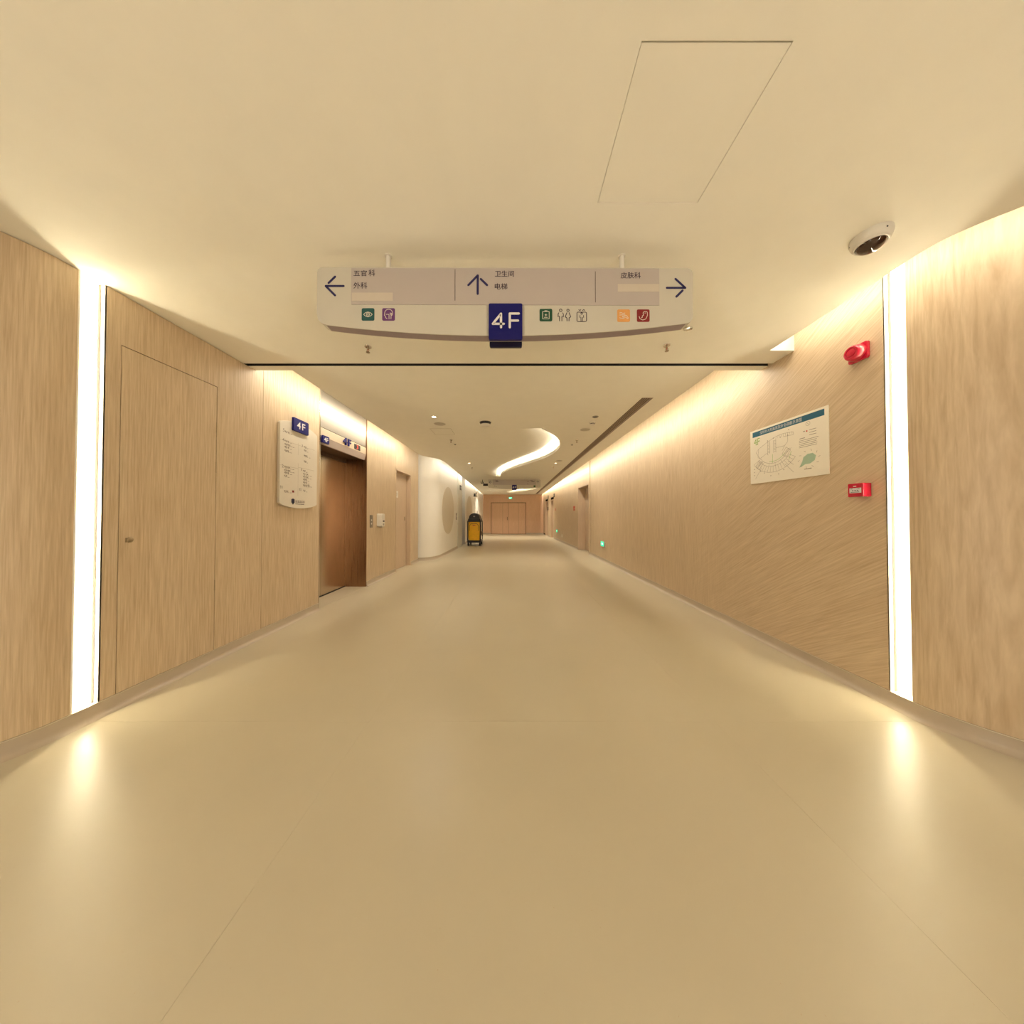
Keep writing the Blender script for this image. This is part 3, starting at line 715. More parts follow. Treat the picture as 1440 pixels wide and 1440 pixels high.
# ------------------------------------------------------------------ hanging direction signs
def make_sign(loc, label, near, dz=0.0):
    t = thing('hanging_sign', loc, label, 'sign', 'hanging direction signs')
    ox, oy = loc[0], loc[1]
    k = 1.543/F
    P3 = lambda px, py, d: (ox + (px-711)*k, oy + d, EYE + dz + (726-py)*k)
    arc = [(456+(967-456)*i/28, 455-2*i/28+16.5*(1-(2*i/28-1)**2)) for i in range(29)]
    outline = [(443, 380), (444.3, 375.5), (447, 373.2), (451, 372.3)] + [(969, 373.6), (973, 374.6), (976, 377.5), (977, 382)] + [(977, 440), (976, 447), (973, 451)] + arc[::-1] + [(450, 452.5), (445, 447.5), (443, 440)]
    MB().prism(outline, P3, 0, .055).build('body', 'sign', t)
    e = MB()                                   # sheet under the sign, the underside's shadow put into its mauve
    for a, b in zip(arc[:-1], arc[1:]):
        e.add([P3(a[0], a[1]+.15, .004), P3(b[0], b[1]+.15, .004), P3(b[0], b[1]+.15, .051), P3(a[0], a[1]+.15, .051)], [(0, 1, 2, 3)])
    e.build('shaded_underside', 'sign_shade', t)
    f = Plane2(lambda x, y, l: P3(x, y, -l))
    mb = MB(); mb.prism([(492, 374), (929, 374.6), (929, 427.5), (492, 426)], P3, -.0025, 0); mb.build('text_band', 'sign_band', t)
    for x in (541, 879): 
        MB().tube([P3(x, 374, .0275), P3(x, 726-(H-EYE-dz)/k, .0275)], .0125, 12).build('post', 'white_plastic', t, smooth=True)
        z = P3(x, 374, 0); MB().lathe([(0, 0), (.019, 0), (.019, .004), (0, .004)], 18, lambda a, b, c, z=z: (z[0]+a, z[1]+.0275+b, H-.0042+c)).build('ceiling_plate', 'white_plastic', t)
    for d0, d1, nm in ((-.014, -.0005, 'floor_plaque'), (.0555, .069, 'rear_plaque')):
        b = MB().prism(round_rect(687.3, 427.0, 734.7, 478, 2.2), P3, d0, d1).build(nm, 'navy' if d0 < 0 else 'navy_dark', t)
        if d0 < 0:
            g = Plane2(lambda x, y, l: P3(x, y, -.0145-l)); mb = MB()
            g.stroke(mb, [(704.6, 461.2), (704.6, 441.8), (693.2, 456.2), (708.6, 456.2)], 3.2, .0006)
            g.stroke(mb, [(717, 461.2), (717, 441.6), (729.6, 441.6)], 3.2, .0006); g.stroke(mb, [(717, 451.6), (728.6, 451.6)], 3.2, .0006)
            mb.build('floor_number', 'letter', b)
    if near:
        MB().tube([P3(968, 456.5, .03), P3(973, 455.2, .03), P3(980, 454.6, .03)], [.006, .012, .008], 10).build('end_clip', 'chrome', t, smooth=True)
    L_ = .0032
    def arrow(lift, *runs):
        mb = MB()
        for r_ in runs: f.stroke(mb, r_, 3.1, lift)
        mb.build('arrow', 'ink_blue', t)
    arrow(.001, [(481, 399.5), (455.5, 399.5), (468.9, 413)], [(468.7, 386.2), (459.6, 395.2)])
    if near:
        arrow(L_, [(671.5, 411.3), (671.5, 384.8), (658.2, 398.8)], [(675.8, 390), (684.8, 398.8)])
        arrow(.001, [(940, 402.2), (966.2, 402.2), (952.4, 389.4)], [(962.3, 406), (953.4, 414.8)])
    else:
        arrow(.001, [(949, 411.3), (949, 384.8), (936, 398.8)], [(953.3, 390), (962.3, 398.8)])
    if near:
        for runs in ((('五官', 495.3, 386, 19, 8.6), ('科', 516.5, 386, 9.4, 9.6)), (('外科', 495.3, 403.8, 19.6, 9.2),), (('卫生间', 695.8, 386.8, 27, 8.8),), (('电梯', 695.6, 405, 18, 8.8),), (('皮肤科', 874.2, 389.2, 28.6, 9),)):
            mb = MB()
            for tx, x_, y_, w_, h_ in runs: f.text(mb, tx, x_, y_, w_, h_, L_, .009, flip=True)
            mb.build('lettering', 'ink', t)
        for x_, a_, b_ in ((639.3, 376, 421), (838.3, 379, 423.5)): mb = MB(); f.stroke(mb, [(x_, a_), (x_, b_)], .8, L_, False); mb.build('divider', 'rule', t)
        for x0, y0, x1, y1 in ((493, 409.6, 551, 421.4), (870, 397.2, 928.6, 408.2)):
            mb = MB(); mb.prism([(x0, y0), (x1, y0), (x1, y1), (x0, y1)], P3, -.0036, -.002); mb.build('cover_strip', 'patch', t)
        def tile(x0, y0, m):
            return MB().prism(round_rect(x0, y0, x0+18, y0+17.8, 2.0), P3, -.0012, 0).build('icon_tile', m, t)
        g = Plane2(lambda x, y, l: P3(x, y, -.0012-l)); W = .85
        tl = tile(506.9, 431.4, 'teal'); mb = MB(); cx, cy = 515.9, 440.4
        for s in (-1, 1): g.stroke(mb, [(cx-6.2, cy), (cx-3.5, cy+s*2.4), (cx, cy+s*3.5), (cx+3.5, cy+s*2.4), (cx+6.2, cy)], W, .0006, False)
        g.arc(mb, cx, cy, 2.3, 0, 2*PI, W, .0007); g.disc(mb, cx, cy, .9, .0007); mb.build('icon', 'icon', tl)
        tl = tile(536.0, 431.4, 'purple'); mb = MB(); cx, cy = 545.2, 438.6
        g.arc(mb, cx, cy, 5.6, PI*.95, PI*2.22, W, .0006); g.stroke(mb, [(cx-5.6, cy+.6), (cx-6, cy+3.4), (cx-4.4, cy+4.2), (cx-4.2, cy+6.6), (cx-2, cy+8)], W, .0006, False)
        g.stroke(mb, [(cx-3.8, cy+1.7), (cx+.6, cy+1.7), (cx+.6, cy+8.6)], W, .0006, False); g.stroke(mb, [(cx+1.4, cy), (cx+4, cy), (cx+3.6, cy+2.8), (cx+3.4, cy+8.4)], W, .0006, False)
        g.arc(mb, cx+4, cy+2, 1.1, 0, 2*PI, W, .0007, 8); mb.build('icon', 'icon', tl)
        tl = tile(759.2, 432.3, 'green'); mb = MB(); cx, cy = 768.2, 441.2
        g.stroke(mb, [(cx-4.6, cy-5), (cx+4.6, cy-5), (cx+4.6, cy+5.6), (cx-4.6, cy+5.6), (cx-4.6, cy-5)], W, .0006, False)
        g.rect(mb, cx-2, cy-6.4, cx+2, cy-4.6, .0007); g.stroke(mb, [(cx-1.8, cy), (cx+1.8, cy)], W, .0007, False); g.stroke(mb, [(cx, cy-1.8), (cx, cy+1.8)], W, .0007, False)
        g.stroke(mb, [(cx-2.6, cy+3.4), (cx+2.6, cy+3.4)], W, .0006, False); mb.build('icon', 'icon', tl)
        tl = tile(869.4, 433.1, 'orange'); mb = MB(); cx, cy = 878.4, 442
        g.stroke(mb, [(cx-6, cy-3.6), (cx-3.6, cy-4.2), (cx-1, cy-3), (cx+2, cy-3.6)], W, .0006, False)
        g.stroke(mb, [(cx-6, cy-.6), (cx+1, cy-1), (cx+4, cy), (cx+6.4, cy+3.4), (cx+6, cy+4.6), (cx+2.6, cy+2.4), (cx-1, cy+2.4), (cx-2, cy+1.2), (cx+1, cy+.6), (cx+2.4, cy-.4)], W, .0006, False)
        g.stroke(mb, [(cx-6, cy+3.2), (cx-3, cy+4), (cx+1, cy+4)], W, .0006, False); mb.build('icon', 'icon', tl)
        tl = tile(897.2, 433.1, 'maroon'); mb = MB(); cx, cy = 906.2, 442
        g.stroke(mb, [(cx-6, cy+1), (cx-4.8, cy+4.6), (cx-1, cy+6.4), (cx+3.4, cy+5), (cx+5.8, cy), (cx+5.8, cy-4.4), (cx+4, cy-6), (cx+1, cy-5.6), (cx-.4, cy-3), (cx+.6, cy-.4), (cx-1.6, cy+.4), (cx-1.2, cy+2.6), (cx-3, cy+3.2)], W, .0006, False)
        g.stroke(mb, [(cx+2, cy-3.4), (cx+3.4, cy-3.8)], W, .0006, False); mb.build('icon', 'icon', tl)
        mb = MB(); W = 1.0
        cx = 789.2; f.arc(mb, cx, 434.4, 1.9, 0, 2*PI, W, .0008, 10)
        f.stroke(mb, [(cx-3.7, 444), (cx-3.7, 439.4), (cx-2.6, 437.8)], W, .0008, False); f.stroke(mb, [(cx+3.7, 444), (cx+3.7, 439.4), (cx+2.6, 437.8)], W, .0008, False)
        f.stroke(mb, [(cx-1.6, 450), (cx-1.6, 443.5), (cx-2.6, 442.5)], W, .0008, False); f.stroke(mb, [(cx+1.6, 450), (cx+1.6, 443.5), (cx+2.6, 442.5)], W, .0008, False)
        mb.build('pictogram', 'ink', t); mb = MB()
        cx = 799.5; f.arc(mb, cx, 434.4, 1.7, 0, 2*PI, W, .0008, 10)
        f.stroke(mb, [(cx-1.4, 437.4), (cx-4, 443.8), (cx-1.6, 445), (cx-1.4, 450)], W, .0008, False); f.stroke(mb, [(cx+1.4, 437.4), (cx+4, 443.8), (cx+1.6, 445), (cx+1.4, 450)], W, .0008, False)
        mb.build('pictogram', 'ink', t); mb = MB()
        cx = 819; f.stroke(mb, round_rect(cx-6.8, 437, cx+6.8, 450.4, 1.6)+[(cx+6.8, 448.8)], W, .0008, False)
        f.arc(mb, cx, 438.9, 1.3, 0, 2*PI, .9, .0008, 8); f.stroke(mb, [(cx-2.8, 445), (cx-2.4, 441.4)], .9, .0008, False); f.stroke(mb, [(cx+2.8, 445), (cx+2.4, 441.4)], .9, .0008, False)
        f.stroke(mb, [(cx-1, 450), (cx-1.2, 444)], .9, .0008, False); f.stroke(mb, [(cx+1, 450), (cx+1.2, 444)], .9, .0008, False)
        f.stroke(mb, [(cx-4.4, 433.2), (cx-2.8, 434.8), (cx-1, 433.2)], W, .0008, False); f.stroke(mb, [(cx+1, 434.8), (cx+2.8, 433.2), (cx+4.4, 434.8)], W, .0008, False)
        mb.build('pictogram', 'ink', t)
    else:
        mb = MB()
        for x, y, l in ((520, 384, 22), (520, 394, 30), (872, 384, 24), (884, 394, 30), (842, 392, 14), (842, 418, 10), (508, 437, 8), (524, 445, 6)):
            f.stroke(mb, [(x, y), (x+l, y)], 4, L_, False)
        mb.build('lettering', 'ink', t, kind='stuff')
        MB().prism(round_rect(905, 431, 925, 450, 2), P3, -.0012, 0).build('icon_tile', 'green', t)
    return t
make_sign((-.034, 1.543, H), 'large hanging direction sign with arrows and navy 4F plaque, nearest the camera', True)
make_sign((.09, 11.1, H), 'small distant hanging sign with 4F plaque under the far ceiling', False, .055)

# ------------------------------------------------------------------ right wall: poster, alarm, call point
def rw(px, py, X=2.394):
    y = F*X/(px-720); return (y, EYE+(726-py)*y/F)
po = thing('evacuation_plan', (XR, 2.577, 1.51), 'evacuation plan poster with blue title bar on the right oak wall', 'poster')
PY0, PY1, PZ0, PZ1 = 2.212, 2.941, 1.512, 2.036
MB().box(XR-.0062, XR-.0008, PY0, PY1, PZ0, PZ1).build('sheet', 'paper', po)
pp = Plane2(lambda x, y, l: (XR-.0062-l, x, y))
mb = MB(); pp.rect(mb, PY0+.028, PZ1-.068, PY1-.03, PZ1-.018, .0004); mb.build('title_bar', 'poster_blue', po)
# print runs from the far edge (left in view) to the near edge: u = PY1 - s
pu = Plane2(lambda x, y, l: (XR-.0062-l, PY1-x, PZ0+y))
mb = MB(); pu.text(mb, '深圳市大附属医院安全疏散示意图', .115, .466, .41, .031, .0008, .0); mb.build('title_text', 'letter', po)
mb = MB(); pu.text(mb, '4F', .045, .375, .068, .064, .0005, .0); mb.build('floor_mark', 'map_lime', po)
W_, H_ = PY1-PY0, PZ1-PZ0
mb = MB(); ln = lambda pts, wd=.0022: pu.stroke(mb, pts, wd, .0005, False)
ln([(.07, .30), (.10, .33), (.20, .375), (.26, .395), (.30, .405), (.36, .41), (.45, .40), (.45, .375), (.36, .382)])
ln([(.10, .33), (.09, .25), (.115, .235), (.19, .27), (.205, .25)]); ln([(.07, .30), (.115, .235)])
for x in (.20, .222, .262, .285): ln([(x, .375), (x, .26)])
for i in range(8): ln([(.20, .37-.014*i), (.222, .37-.014*i)], .0018); ln([(.262, .37-.014*i), (.285, .37-.014*i)], .0018)
ln([(.285, .385), (.285, .30), (.37, .30), (.40, .33), (.40, .40)]); ln([(.37, .30), (.345, .26)])
for i in range(8): ln([(.30+.02*i, .385), (.30+.02*i, .405)], .0018)
def arcp(r, a0, a1, n=22, cx=.255, cy=.30): return [(cx+r*math.cos(a0+(a1-a0)*i/n), cy+r*math.sin(a0+(a1-a0)*i/n)*.86) for i in range(n+1)]
A0, A1 = math.radians(212), math.radians(328)
for r in (.155, .185, .25): ln(arcp(r, A0, A1))
for i in range(17):
    a_ = A0+(A1-A0)*i/16; ln([(.255+q*math.cos(a_), .30+q*math.sin(a_)*.86) for q in ((.185, .25) if i % 3 else (.155, .25))], .0018)
ln([(.06, .045), (.13, .14)]); ln([(.45, .055), (.37, .14)]); ln([(.45, .12), (.40, .16)])
for cx, cy in ((.105, .175), (.385, .24)):
    for q in range(4): ln([(cx-.03+.012*q, cy-.03+.02*q*.4), (cx+.01+.012*q, cy+.03)], .002)
    ln([(cx-.04, cy-.01), (cx, cy+.045), (cx+.04, cy+.01), (cx, cy-.045), (cx-.04, cy-.01)])
for x, y in ((.08, .38), (.20, .385), (.26, .395), (.33, .385), (.40, .385), (.41, .43), (.12, .11), (.16, .09), (.23, .055), (.31, .06), (.36, .09), (.05, .14), (.05, .11), (.05, .08)):
    pu.disc(mb, x, y, .0045, .0006, 8)
for r_ in range(5): ln([(.50, .305-.014*r_), (.50+random.uniform(.14, .185), .305-.014*r_)], .0035)
ln([(.505, .322), (.55, .322)], .005)
pu.arc(mb, .575, .43, .017, 0, 2*PI, .0018, .0005); ln([(.565, .442), (.585, .418)], .002)
for q in range(3): ln([(.585, .375-.02*q), (.64, .375-.02*q)], .0038)
ln([(.535, .375), (.55, .375)], .006); ln([(.54, .065), (.60, .065)], .006)
for q in range(10):
    a_ = 2*PI*q/10; ln([(.578+.075*math.cos(a_), .145+.062*math.sin(a_)), (.578+.09*math.cos(a_+.12), .145+.078*math.sin(a_+.12))], .0025)
mb.build('plan_print', 'ink_soft', po, kind='stuff')
mb = MB(); pu.disc(mb, .565, .372, .0065, .0006, 10); mb.build('location_dot', 'red_print', po)
mb = MB(); pu.poly(mb, [(.50, .085), (.525, .13), (.535, .165), (.57, .185), (.61, .185), (.635, .16), (.625, .125), (.59, .105), (.55, .105), (.52, .09)], .0004); mb.build('site_area', 'map_green', po)
mb = MB(); pu.stroke(mb, arcp(.135, A0+.7, A1), .003, .0005, False); mb.build('route_line', 'map_lime', po); mb = MB(); pu.stroke(mb, [(.25, .17), (.25, .25)], .003, .0005, False); mb.build('route_line', 'map_lime', po); mb = MB(); pu.stroke(mb, [(.41, .17), (.43, .24)], .003, .0005, False); mb.build('route_line', 'map_lime', po)

al = thing('fire_alarm_sounder', (XR, 2.005, 2.32), 'red square fire alarm sounder high on the right oak wall', 'alarm')
ay, az = 2.010, 2.318
MB().prism(round_rect(ay-.058, az-.058, ay+.058, az+.058, .014), tor, -.020, 0).build('base', 'red', al, bevel=.004)
MB().lathe([(0, .020), (.056, .020), (.056, .030), (.050, .056), (.044, .066), (.040, .068), (.032, .0665), (.0295, .0625), (.026, .0625), (.0235, .067), (0, .070)], 32, lambda x, y, z: (XR-z, ay+x, az+y)).build('horn', 'red', al, smooth=True)
cpn = thing('fire_call_point', (XR, 2.0, 1.32), 'red manual fire call point box below the alarm, right oak wall', 'call point')
cy0, cy1, cz0, cz1 = 1.957, 2.047, 1.325, 1.417
MB().prism(round_rect(cy0, cz0, cy1, cz1, .006), tor, -.058, 0).build('box', 'red', cpn, bevel=.004)
pc = Plane2(lambda x, y, l: (XR-.058-l, cy1-x, cz0+y))
MB().prism([(cy0+.010, cz0+.026), (cy1-.012, cz0+.026), (cy1-.012, cz0+.060), (cy0+.010, cz0+.060)], tor, -.0595, -.058).build('press_plate', 'letter', cpn)
mb = MB()
for x in (.028, .042, .056): pc.stroke(mb, [(x, .043), (x+.009, .043)], .005, .0022, False)
pc.stroke(mb, [(.02, .032), (.07, .032)], .003, .0022, False); pc.stroke(mb, [(.02, .055), (.032, .055)], .003, .0022, False); pc.stroke(mb, [(.06, .055), (.072, .055)], .003, .0022, False)
mb.build('print', 'ink', cpn, kind='stuff')
mb = MB(); pc.stroke(mb, [(.036, .072), (.05, .072)], .005, .0006, True); mb.build('mark', 'letter', cpn)

# low exit signs and small plates on the right wall
def exit_low(y, z, label):
    X = xr(y)
    t = thing('low_exit_sign', (X, y, z-.1), label, 'exit sign', 'low green exit signs')
    MB().prism(round_rect(y-.17, z-.075, y+.17, z+.075, .012), tor, -.022, 0).build('housing', 'grey_plastic', t)
    fa = MB().prism([(y-.10, z-.062), (y+.158, z-.062), (y+.158, z+.062), (y-.10, z+.062)], tor, -.0245, -.022).build('lit_face', 'exit', t)
    g = Plane2(lambda x, yy, l: (xr(y)-.0255-l, y-x, z+yy)); mb = MB()
    g.stroke(mb, [(-.04, 0), (.05, 0)], .018, .001, False); g.poly(mb, [(-.08, 0), (-.035, .035), (-.035, -.035)], .001)
    g.disc(mb, .085-.14*0-.19+.08, .035, .010, .001, 10)
    mb.build('pictogram', 'exit_mark', fa)
exit_low(7.72, .46, 'nearer low green exit sign on the right wall, before the deep door frame')
exit_low(14.35, .46, 'farther low green exit sign on the right wall, beyond the door')
for y, z, s, lb in ((10.95, 1.46, 1.0, 'red fire notice on the right wall just past the deep door frame'), (14.9, 1.50, .75, 'smaller red notice farther along the right wall')):
    t = thing('fire_notice', (xr(y), y, z), lb, 'notice', 'red notices on the right wall')
    MB().prism([(y-.13*s, z), (y+.13*s, z), (y+.13*s, z+.10*s), (y-.13*s, z+.10*s)], tor, -.003, -.0003).build('upper_plate', 'red_print', t)
    MB().prism([(y-.13*s, z-.065*s), (y+.13*s, z-.065*s), (y+.13*s, z-.012*s), (y-.13*s, z-.012*s)], tor, -.003, -.0003).build('lower_plate', 'red_print', t)
t = thing('wall_socket', (xr(13.2), 13.2, .3), 'white socket plate low on the right wall between the doors', 'socket')
MB().prism(round_rect(13.12, .24, 13.28, .36, .01), tor, -.01, -.0003).build('plate', 'white_plastic', t)
MB().box(xr(13.2)-.0115, xr(13.2)-.0095, 13.17, 13.23, .28, .32).build('outlet', 'grey_plastic', t)
for y, z, lb in ((15.2, 2.26, 'small black plate above the second right-hand door'), (17.2, 2.30, 'small black plate above the last right-hand door'), (17.25, 1.62, 'black room plate beside the last right-hand door')):
    t = thing('room_plate', (xr(y), y, z), lb, 'sign')
    MB().prism(round_rect(y-.11, z-.09, y+.11, z+.09, .01), tor, -.02, -.0003).build('plate', 'black_plastic', t)
    MB().prism([(y-.05, z-.01), (y+.05, z-.01), (y+.05, z+.01), (y-.05, z+.01)], tor, -.0212, -.0199).build('print', 'letter', t)
# plates on the left, far
t = thing('room_plate', (xw(11.2)+.02, 11.3, 2.2), 'small black plate on the pale pier left of the cleaning cart', 'sign')
MB().box(xw(11.2)+.02, xw(11.2)+.035, 11.25, 11.55, 2.20, 2.38).build('plate', 'black_plastic', t)
MB().box(xw(11.2)+.0345, xw(11.2)+.036, 11.33, 11.47, 2.27, 2.30).build('print', 'letter', t)
t = thing('door_button', (xw(10.85), 10.7, 1.1), 'grey push plate at the end of the curved white wall', 'switch')
MB().box(xw(10.7)-.002, xw(10.7)+.012, 10.62, 10.78, 1.05, 1.30).build('plate', 'grey_plastic', t)
MB().box(xw(10.7)+.012, xw(10.7)+.018, 10.67, 10.73, 1.16, 1.22).build('button', 'white_plastic', t)
t = thing('projecting_sign', (xw(14.8), 14.8, 2.1), 'small projecting sign with black square above the cleaning cart', 'sign')
MB().box(xw(14.8), xw(14.8)+.20, 14.80, 14.82, 2.14, 2.40).build('panel', 'board', t)
MB().box(xw(14.8)+.04, xw(14.8)+.13, 14.794, 14.80, 2.17, 2.33).build('symbol', 'black_plastic', t)
MB().box(xw(14.8)+.15, xw(14.8)+.185, 14.794, 14.80, 2.30, 2.36).build('mark', 'ink', t)
t = thing('exit_sign', (-.10, FAR, 2.33), 'green lit exit sign above the end double door', 'exit sign')
MB().box(-.22, .02, FAR-.03, FAR-.0005, 2.30, 2.44).build('housing', 'grey_plastic', t)
fa = MB().box(-.205, .005, FAR-.034, FAR-.03, 2.312, 2.428).build('lit_face', 'exit', t)
mb = MB(); g = Plane2(lambda x, y, l: (-.1+x, FAR-.034-l, 2.37+y)); g.stroke(mb, [(-.06, 0), (.02, 0)], .016, .001, False); g.poly(mb, [(-.085, 0), (-.05, .03), (-.05, -.03)], .001); g.disc(mb, .05, .03, .012, .001, 10); g.stroke(mb, [(.05, .015), (.045, -.015), (.03, -.035)], .012, .001, False)
mb.build('pictogram', 'exit_mark', fa)
t = thing('black_ceiling_sign', (-1.02, 11.4, H), 'black box sign hung from the ceiling left of the distant sign', 'sign')
MB().box(-1.12, -.90, 11.38, 11.44, 2.36, 2.45).build('box', 'black_plastic', t, bevel=.004)
MB().tube([(-1.09, 11.41, 2.45), (-1.15, 11.41, 2.53), (-1.15, 11.41, H)], .012, 8).build('bracket', 'black_plastic', t)

# ------------------------------------------------------------------ ceiling fittings
def sprinkler(label, loc):
    t = thing('sprinkler', loc, label, 'sprinkler', 'ceiling sprinklers')
    x, y, z = loc; f3 = lambda a, b, c: (x+a, y+b, z+c)
    MB().lathe([(0, 0), (.028, 0), (.026, -.006), (.012, -.010), (0, -.010)], 20, f3).build('flange', 'chrome', t, smooth=True)
    mb = MB(); mb.lathe([(0, -.009), (.009, -.009), (.008, -.024), (0, -.024)], 12, f3)
    mb.tube([f3(-.008, 0, -.022), f3(-.010, 0, -.034), f3(-.003, 0, -.046)], .0022, 6); mb.tube([f3(.008, 0, -.022), f3(.010, 0, -.034), f3(.003, 0, -.046)], .0022, 6)
    mb.build('frame', 'brass', t)
    MB().tube([f3(0, 0, -.024), f3(0, 0, -.045)], .0028, 8).build('bulb', 'red_print', t)
    MB().lathe([(0, -.046), (.015, -.046), (.016, -.049), (0, -.049)], 16, f3).build('deflector', 'brass', t)
    return t
sp0 = sprinkler('sprinkler head left below the big hanging sign, in front of the black slot', (-1.195, 2.42, H))
for loc, lb in (((1.275, 2.40, H), 'sprinkler head right below the big hanging sign, in front of the black slot'),
                ((-1.13, 5.42, H), 'left sprinkler head on the far ceiling behind the faint access hatch'),
                ((1.20, 5.42, H), 'right sprinkler head on the far ceiling beside the leaf recess'),
                ((-1.16, 8.5, H), 'distant sprinkler head on the left of the far ceiling'),
                ((1.17, 8.3, H), 'distant sprinkler head on the right of the far ceiling near the grille')):
    copy_tree(sp0, loc, lb)

def dome_camera(label, loc, aim, s=1.0):
    t = thing('dome_camera', loc, label, 'security camera', 'dome cameras')
    x, y, z = loc; ax = Vector(aim).normalized(); tl_ = Vector((ax.x*.5, ax.y*.5, -1)).normalized()
    MB().lathe([(0, 0), (.070*s, 0), (.071*s, -.012*s), (.066*s, -.032*s), (.058*s, -.042*s), (.050*s, -.044*s), (0, -.044*s)], 32, lambda a, b, c: (x+a, y+b, z+c)).build('housing', 'white_plastic', t, smooth=True)
    pr = [(.0535*s*math.cos(a), -.034*s-.0425*s*math.sin(a)) for a in [PI/2*i/8 for i in range(8)]] + [(.0008, -.0765*s)]
    MB().lathe([(0, -.034*s)]+pr, 32, lambda a, b, c: (x+a, y+b, z+c)).build('dome', 'dome', t, smooth=True)
    MB().lathe([(.0525*s, -.041*s), (.058*s, -.041*s), (.057*s, -.047*s), (.0525*s, -.047*s), (.0525*s, -.041*s)], 32, lambda a, b, c: (x+a, y+b, z+c)).build('ring', 'white_plastic', t, smooth=True)
    for a in (.4, 2.5, 4.6):
        MB().lathe([(0, 0), (.004, 0), (.004, .002), (0, .002)], 8, lambda u, v, ww_, a=a: (x+.0675*s*math.cos(a)+u, y+.0675*s*math.sin(a)-ww_, z-.02*s+v)).build('screw', 'black_plastic', t)
    return t
dome_camera('white dome camera with dark glass on the near ceiling, upper right', (1.80, 1.455, H), (-1, 0, 0), 1.05)
t = thing('ceiling_detector', (-.40, 4.40, H), 'black-based round detector with pale cap, mid corridor ceiling before the leaf recess', 'detector')
f3 = lambda a, b, c: (-.40+a, 4.40+b, H+c)
MB().lathe([(0, 0), (.088, 0), (.080, -.014), (.072, -.030), (0, -.030)], 28, f3).build('base', 'black_plastic', t, smooth=True)
MB().lathe([(0, -.028), (.070, -.030), (.078, -.036), (.072, -.046), (.045, -.055), (0, -.058)], 28, f3).build('cap', 'white_plastic', t, smooth=True)
dome_camera('distant dome camera left of the far hanging sign', (-1.23, 12.0, H), (0, -1, 0), 1.1)

def downlight(label, loc, s=1.0):
    t = thing('downlight', loc, label, 'downlight', 'small round downlights')
    f3 = lambda a, b, c: (loc[0]+a, loc[1]+b, loc[2]+c)
    MB().lathe([(.030*s, -.0005), (.045*s, -.0005), (.045*s, -.004), (.030*s, -.006), (.030*s, -.0005)], 24, f3).build('trim', 'white_plastic', t, smooth=True)
    MB().lathe([(0, -.001), (.030*s, -.001), (.030*s, -.002), (0, -.002)], 20, f3).build('lens', 'lamp', t)
    return t
def down_lamp(loc, k=1.0):
    l = bpy.data.lights.new('downlight_lamp', 'AREA'); l.shape = 'DISK'; l.size = .06; l.energy = DOWN_W*k; l.color = WARM; l.spread = math.radians(130)
    o = bpy.data.objects.new('downlight_lamp', l); C.objects.link(o); o.location = (loc[0], loc[1], loc[2]-.007)
dl0 = downlight('lit round downlight on the left of the far ceiling, nearest the elevator', (-1.105, 4.14, H))
for loc, lb in (((1.16, 7.8, H), 'lit round downlight beside the ceiling grille, right of the leaf recess'), ((-1.14, 7.8, H), 'round downlight far along the left of the ceiling'), ((-1.25, 16.3, H), 'tiny distant downlight left of the small leaf recess')):
    copy_tree(dl0, loc, lb); down_lamp(loc, 3 if loc[1] > 10 else 1.2)
down_lamp((-1.105, 4.14, H)); copy_tree(dl0, (1.15, 16.3, H), 'added fill downlight right of the small leaf recess'); down_lamp((1.15, 16.3, H), 3)  # the far right downlight is added to brighten the end wall
def disc_fitting(name, label, cat, loc, r, m, group):
    t = thing(name, loc, label, cat, group)
    f3 = lambda a, b, c: (loc[0]+a, loc[1]+b, loc[2]+c)
    MB().lathe([(r*.9, -.0005), (r, -.0005), (r, -.004), (r*.9, -.006), (r*.9, -.0005)], 28, f3).build('rim', 'white_plastic', t, smooth=True)
    MB().lathe([(0, -.001), (r*.9, -.001), (r*.9, -.003), (0, -.0035)], 28, f3).build('grille', m, t)
disc_fitting('ceiling_speaker', 'round ceiling speaker grille on the left, behind the lit downlight', 'speaker', (-1.10, 4.46, H), .095, 'grille', 'ceiling speakers')
disc_fitting('ceiling_speaker', 'round ceiling speaker grille on the right, behind the smoke detector', 'speaker', (1.19, 4.76, H), .085, 'grille', 'ceiling speakers')
disc_fitting('ceiling_speaker', 'distant round ceiling speaker next to the right-hand downlight', 'speaker', (1.20, 7.45, H), .085, 'grille', 'ceiling speakers')
def smoke(label, loc):
    t = thing('smoke_detector', loc, label, 'smoke detector', 'smoke detectors')
    f3 = lambda a, b, c: (loc[0]+a, loc[1]+b, loc[2]+c)
    MB().lathe([(0, 0), (.052, 0), (.052, -.012), (.046, -.016), (0, -.016)], 24, f3).build('base', 'white_plastic', t, smooth=True)
    MB().lathe([(0, -.016), (.034, -.016), (.034, -.026), (0, -.026)], 20, f3).build('chamber', 'black_plastic', t)
    MB().lathe([(0, -.026), (.038, -.026), (.034, -.036), (0, -.040)], 24, f3).build('cap', 'white_plastic', t, smooth=True)
smoke('white smoke detector on the right of the far ceiling', (1.21, 4.40, H))
t = thing('ceiling_lamp_spot', (1.18, 4.14, H), 'dark unlit recessed spot on the right of the far ceiling, before the smoke detector', 'spotlight')
f3 = lambda a, b, c: (1.18+a, 4.14+b, H+c)
MB().lathe([(.034, -.0005), (.044, -.0005), (.044, -.005), (.034, -.007), (.034, -.0005)], 24, f3).build('trim', 'grey_plastic', t)
MB().lathe([(0, -.001), (.034, -.001), (.034, -.002), (0, -.002)], 20, f3).build('lens', 'black_plastic', t)
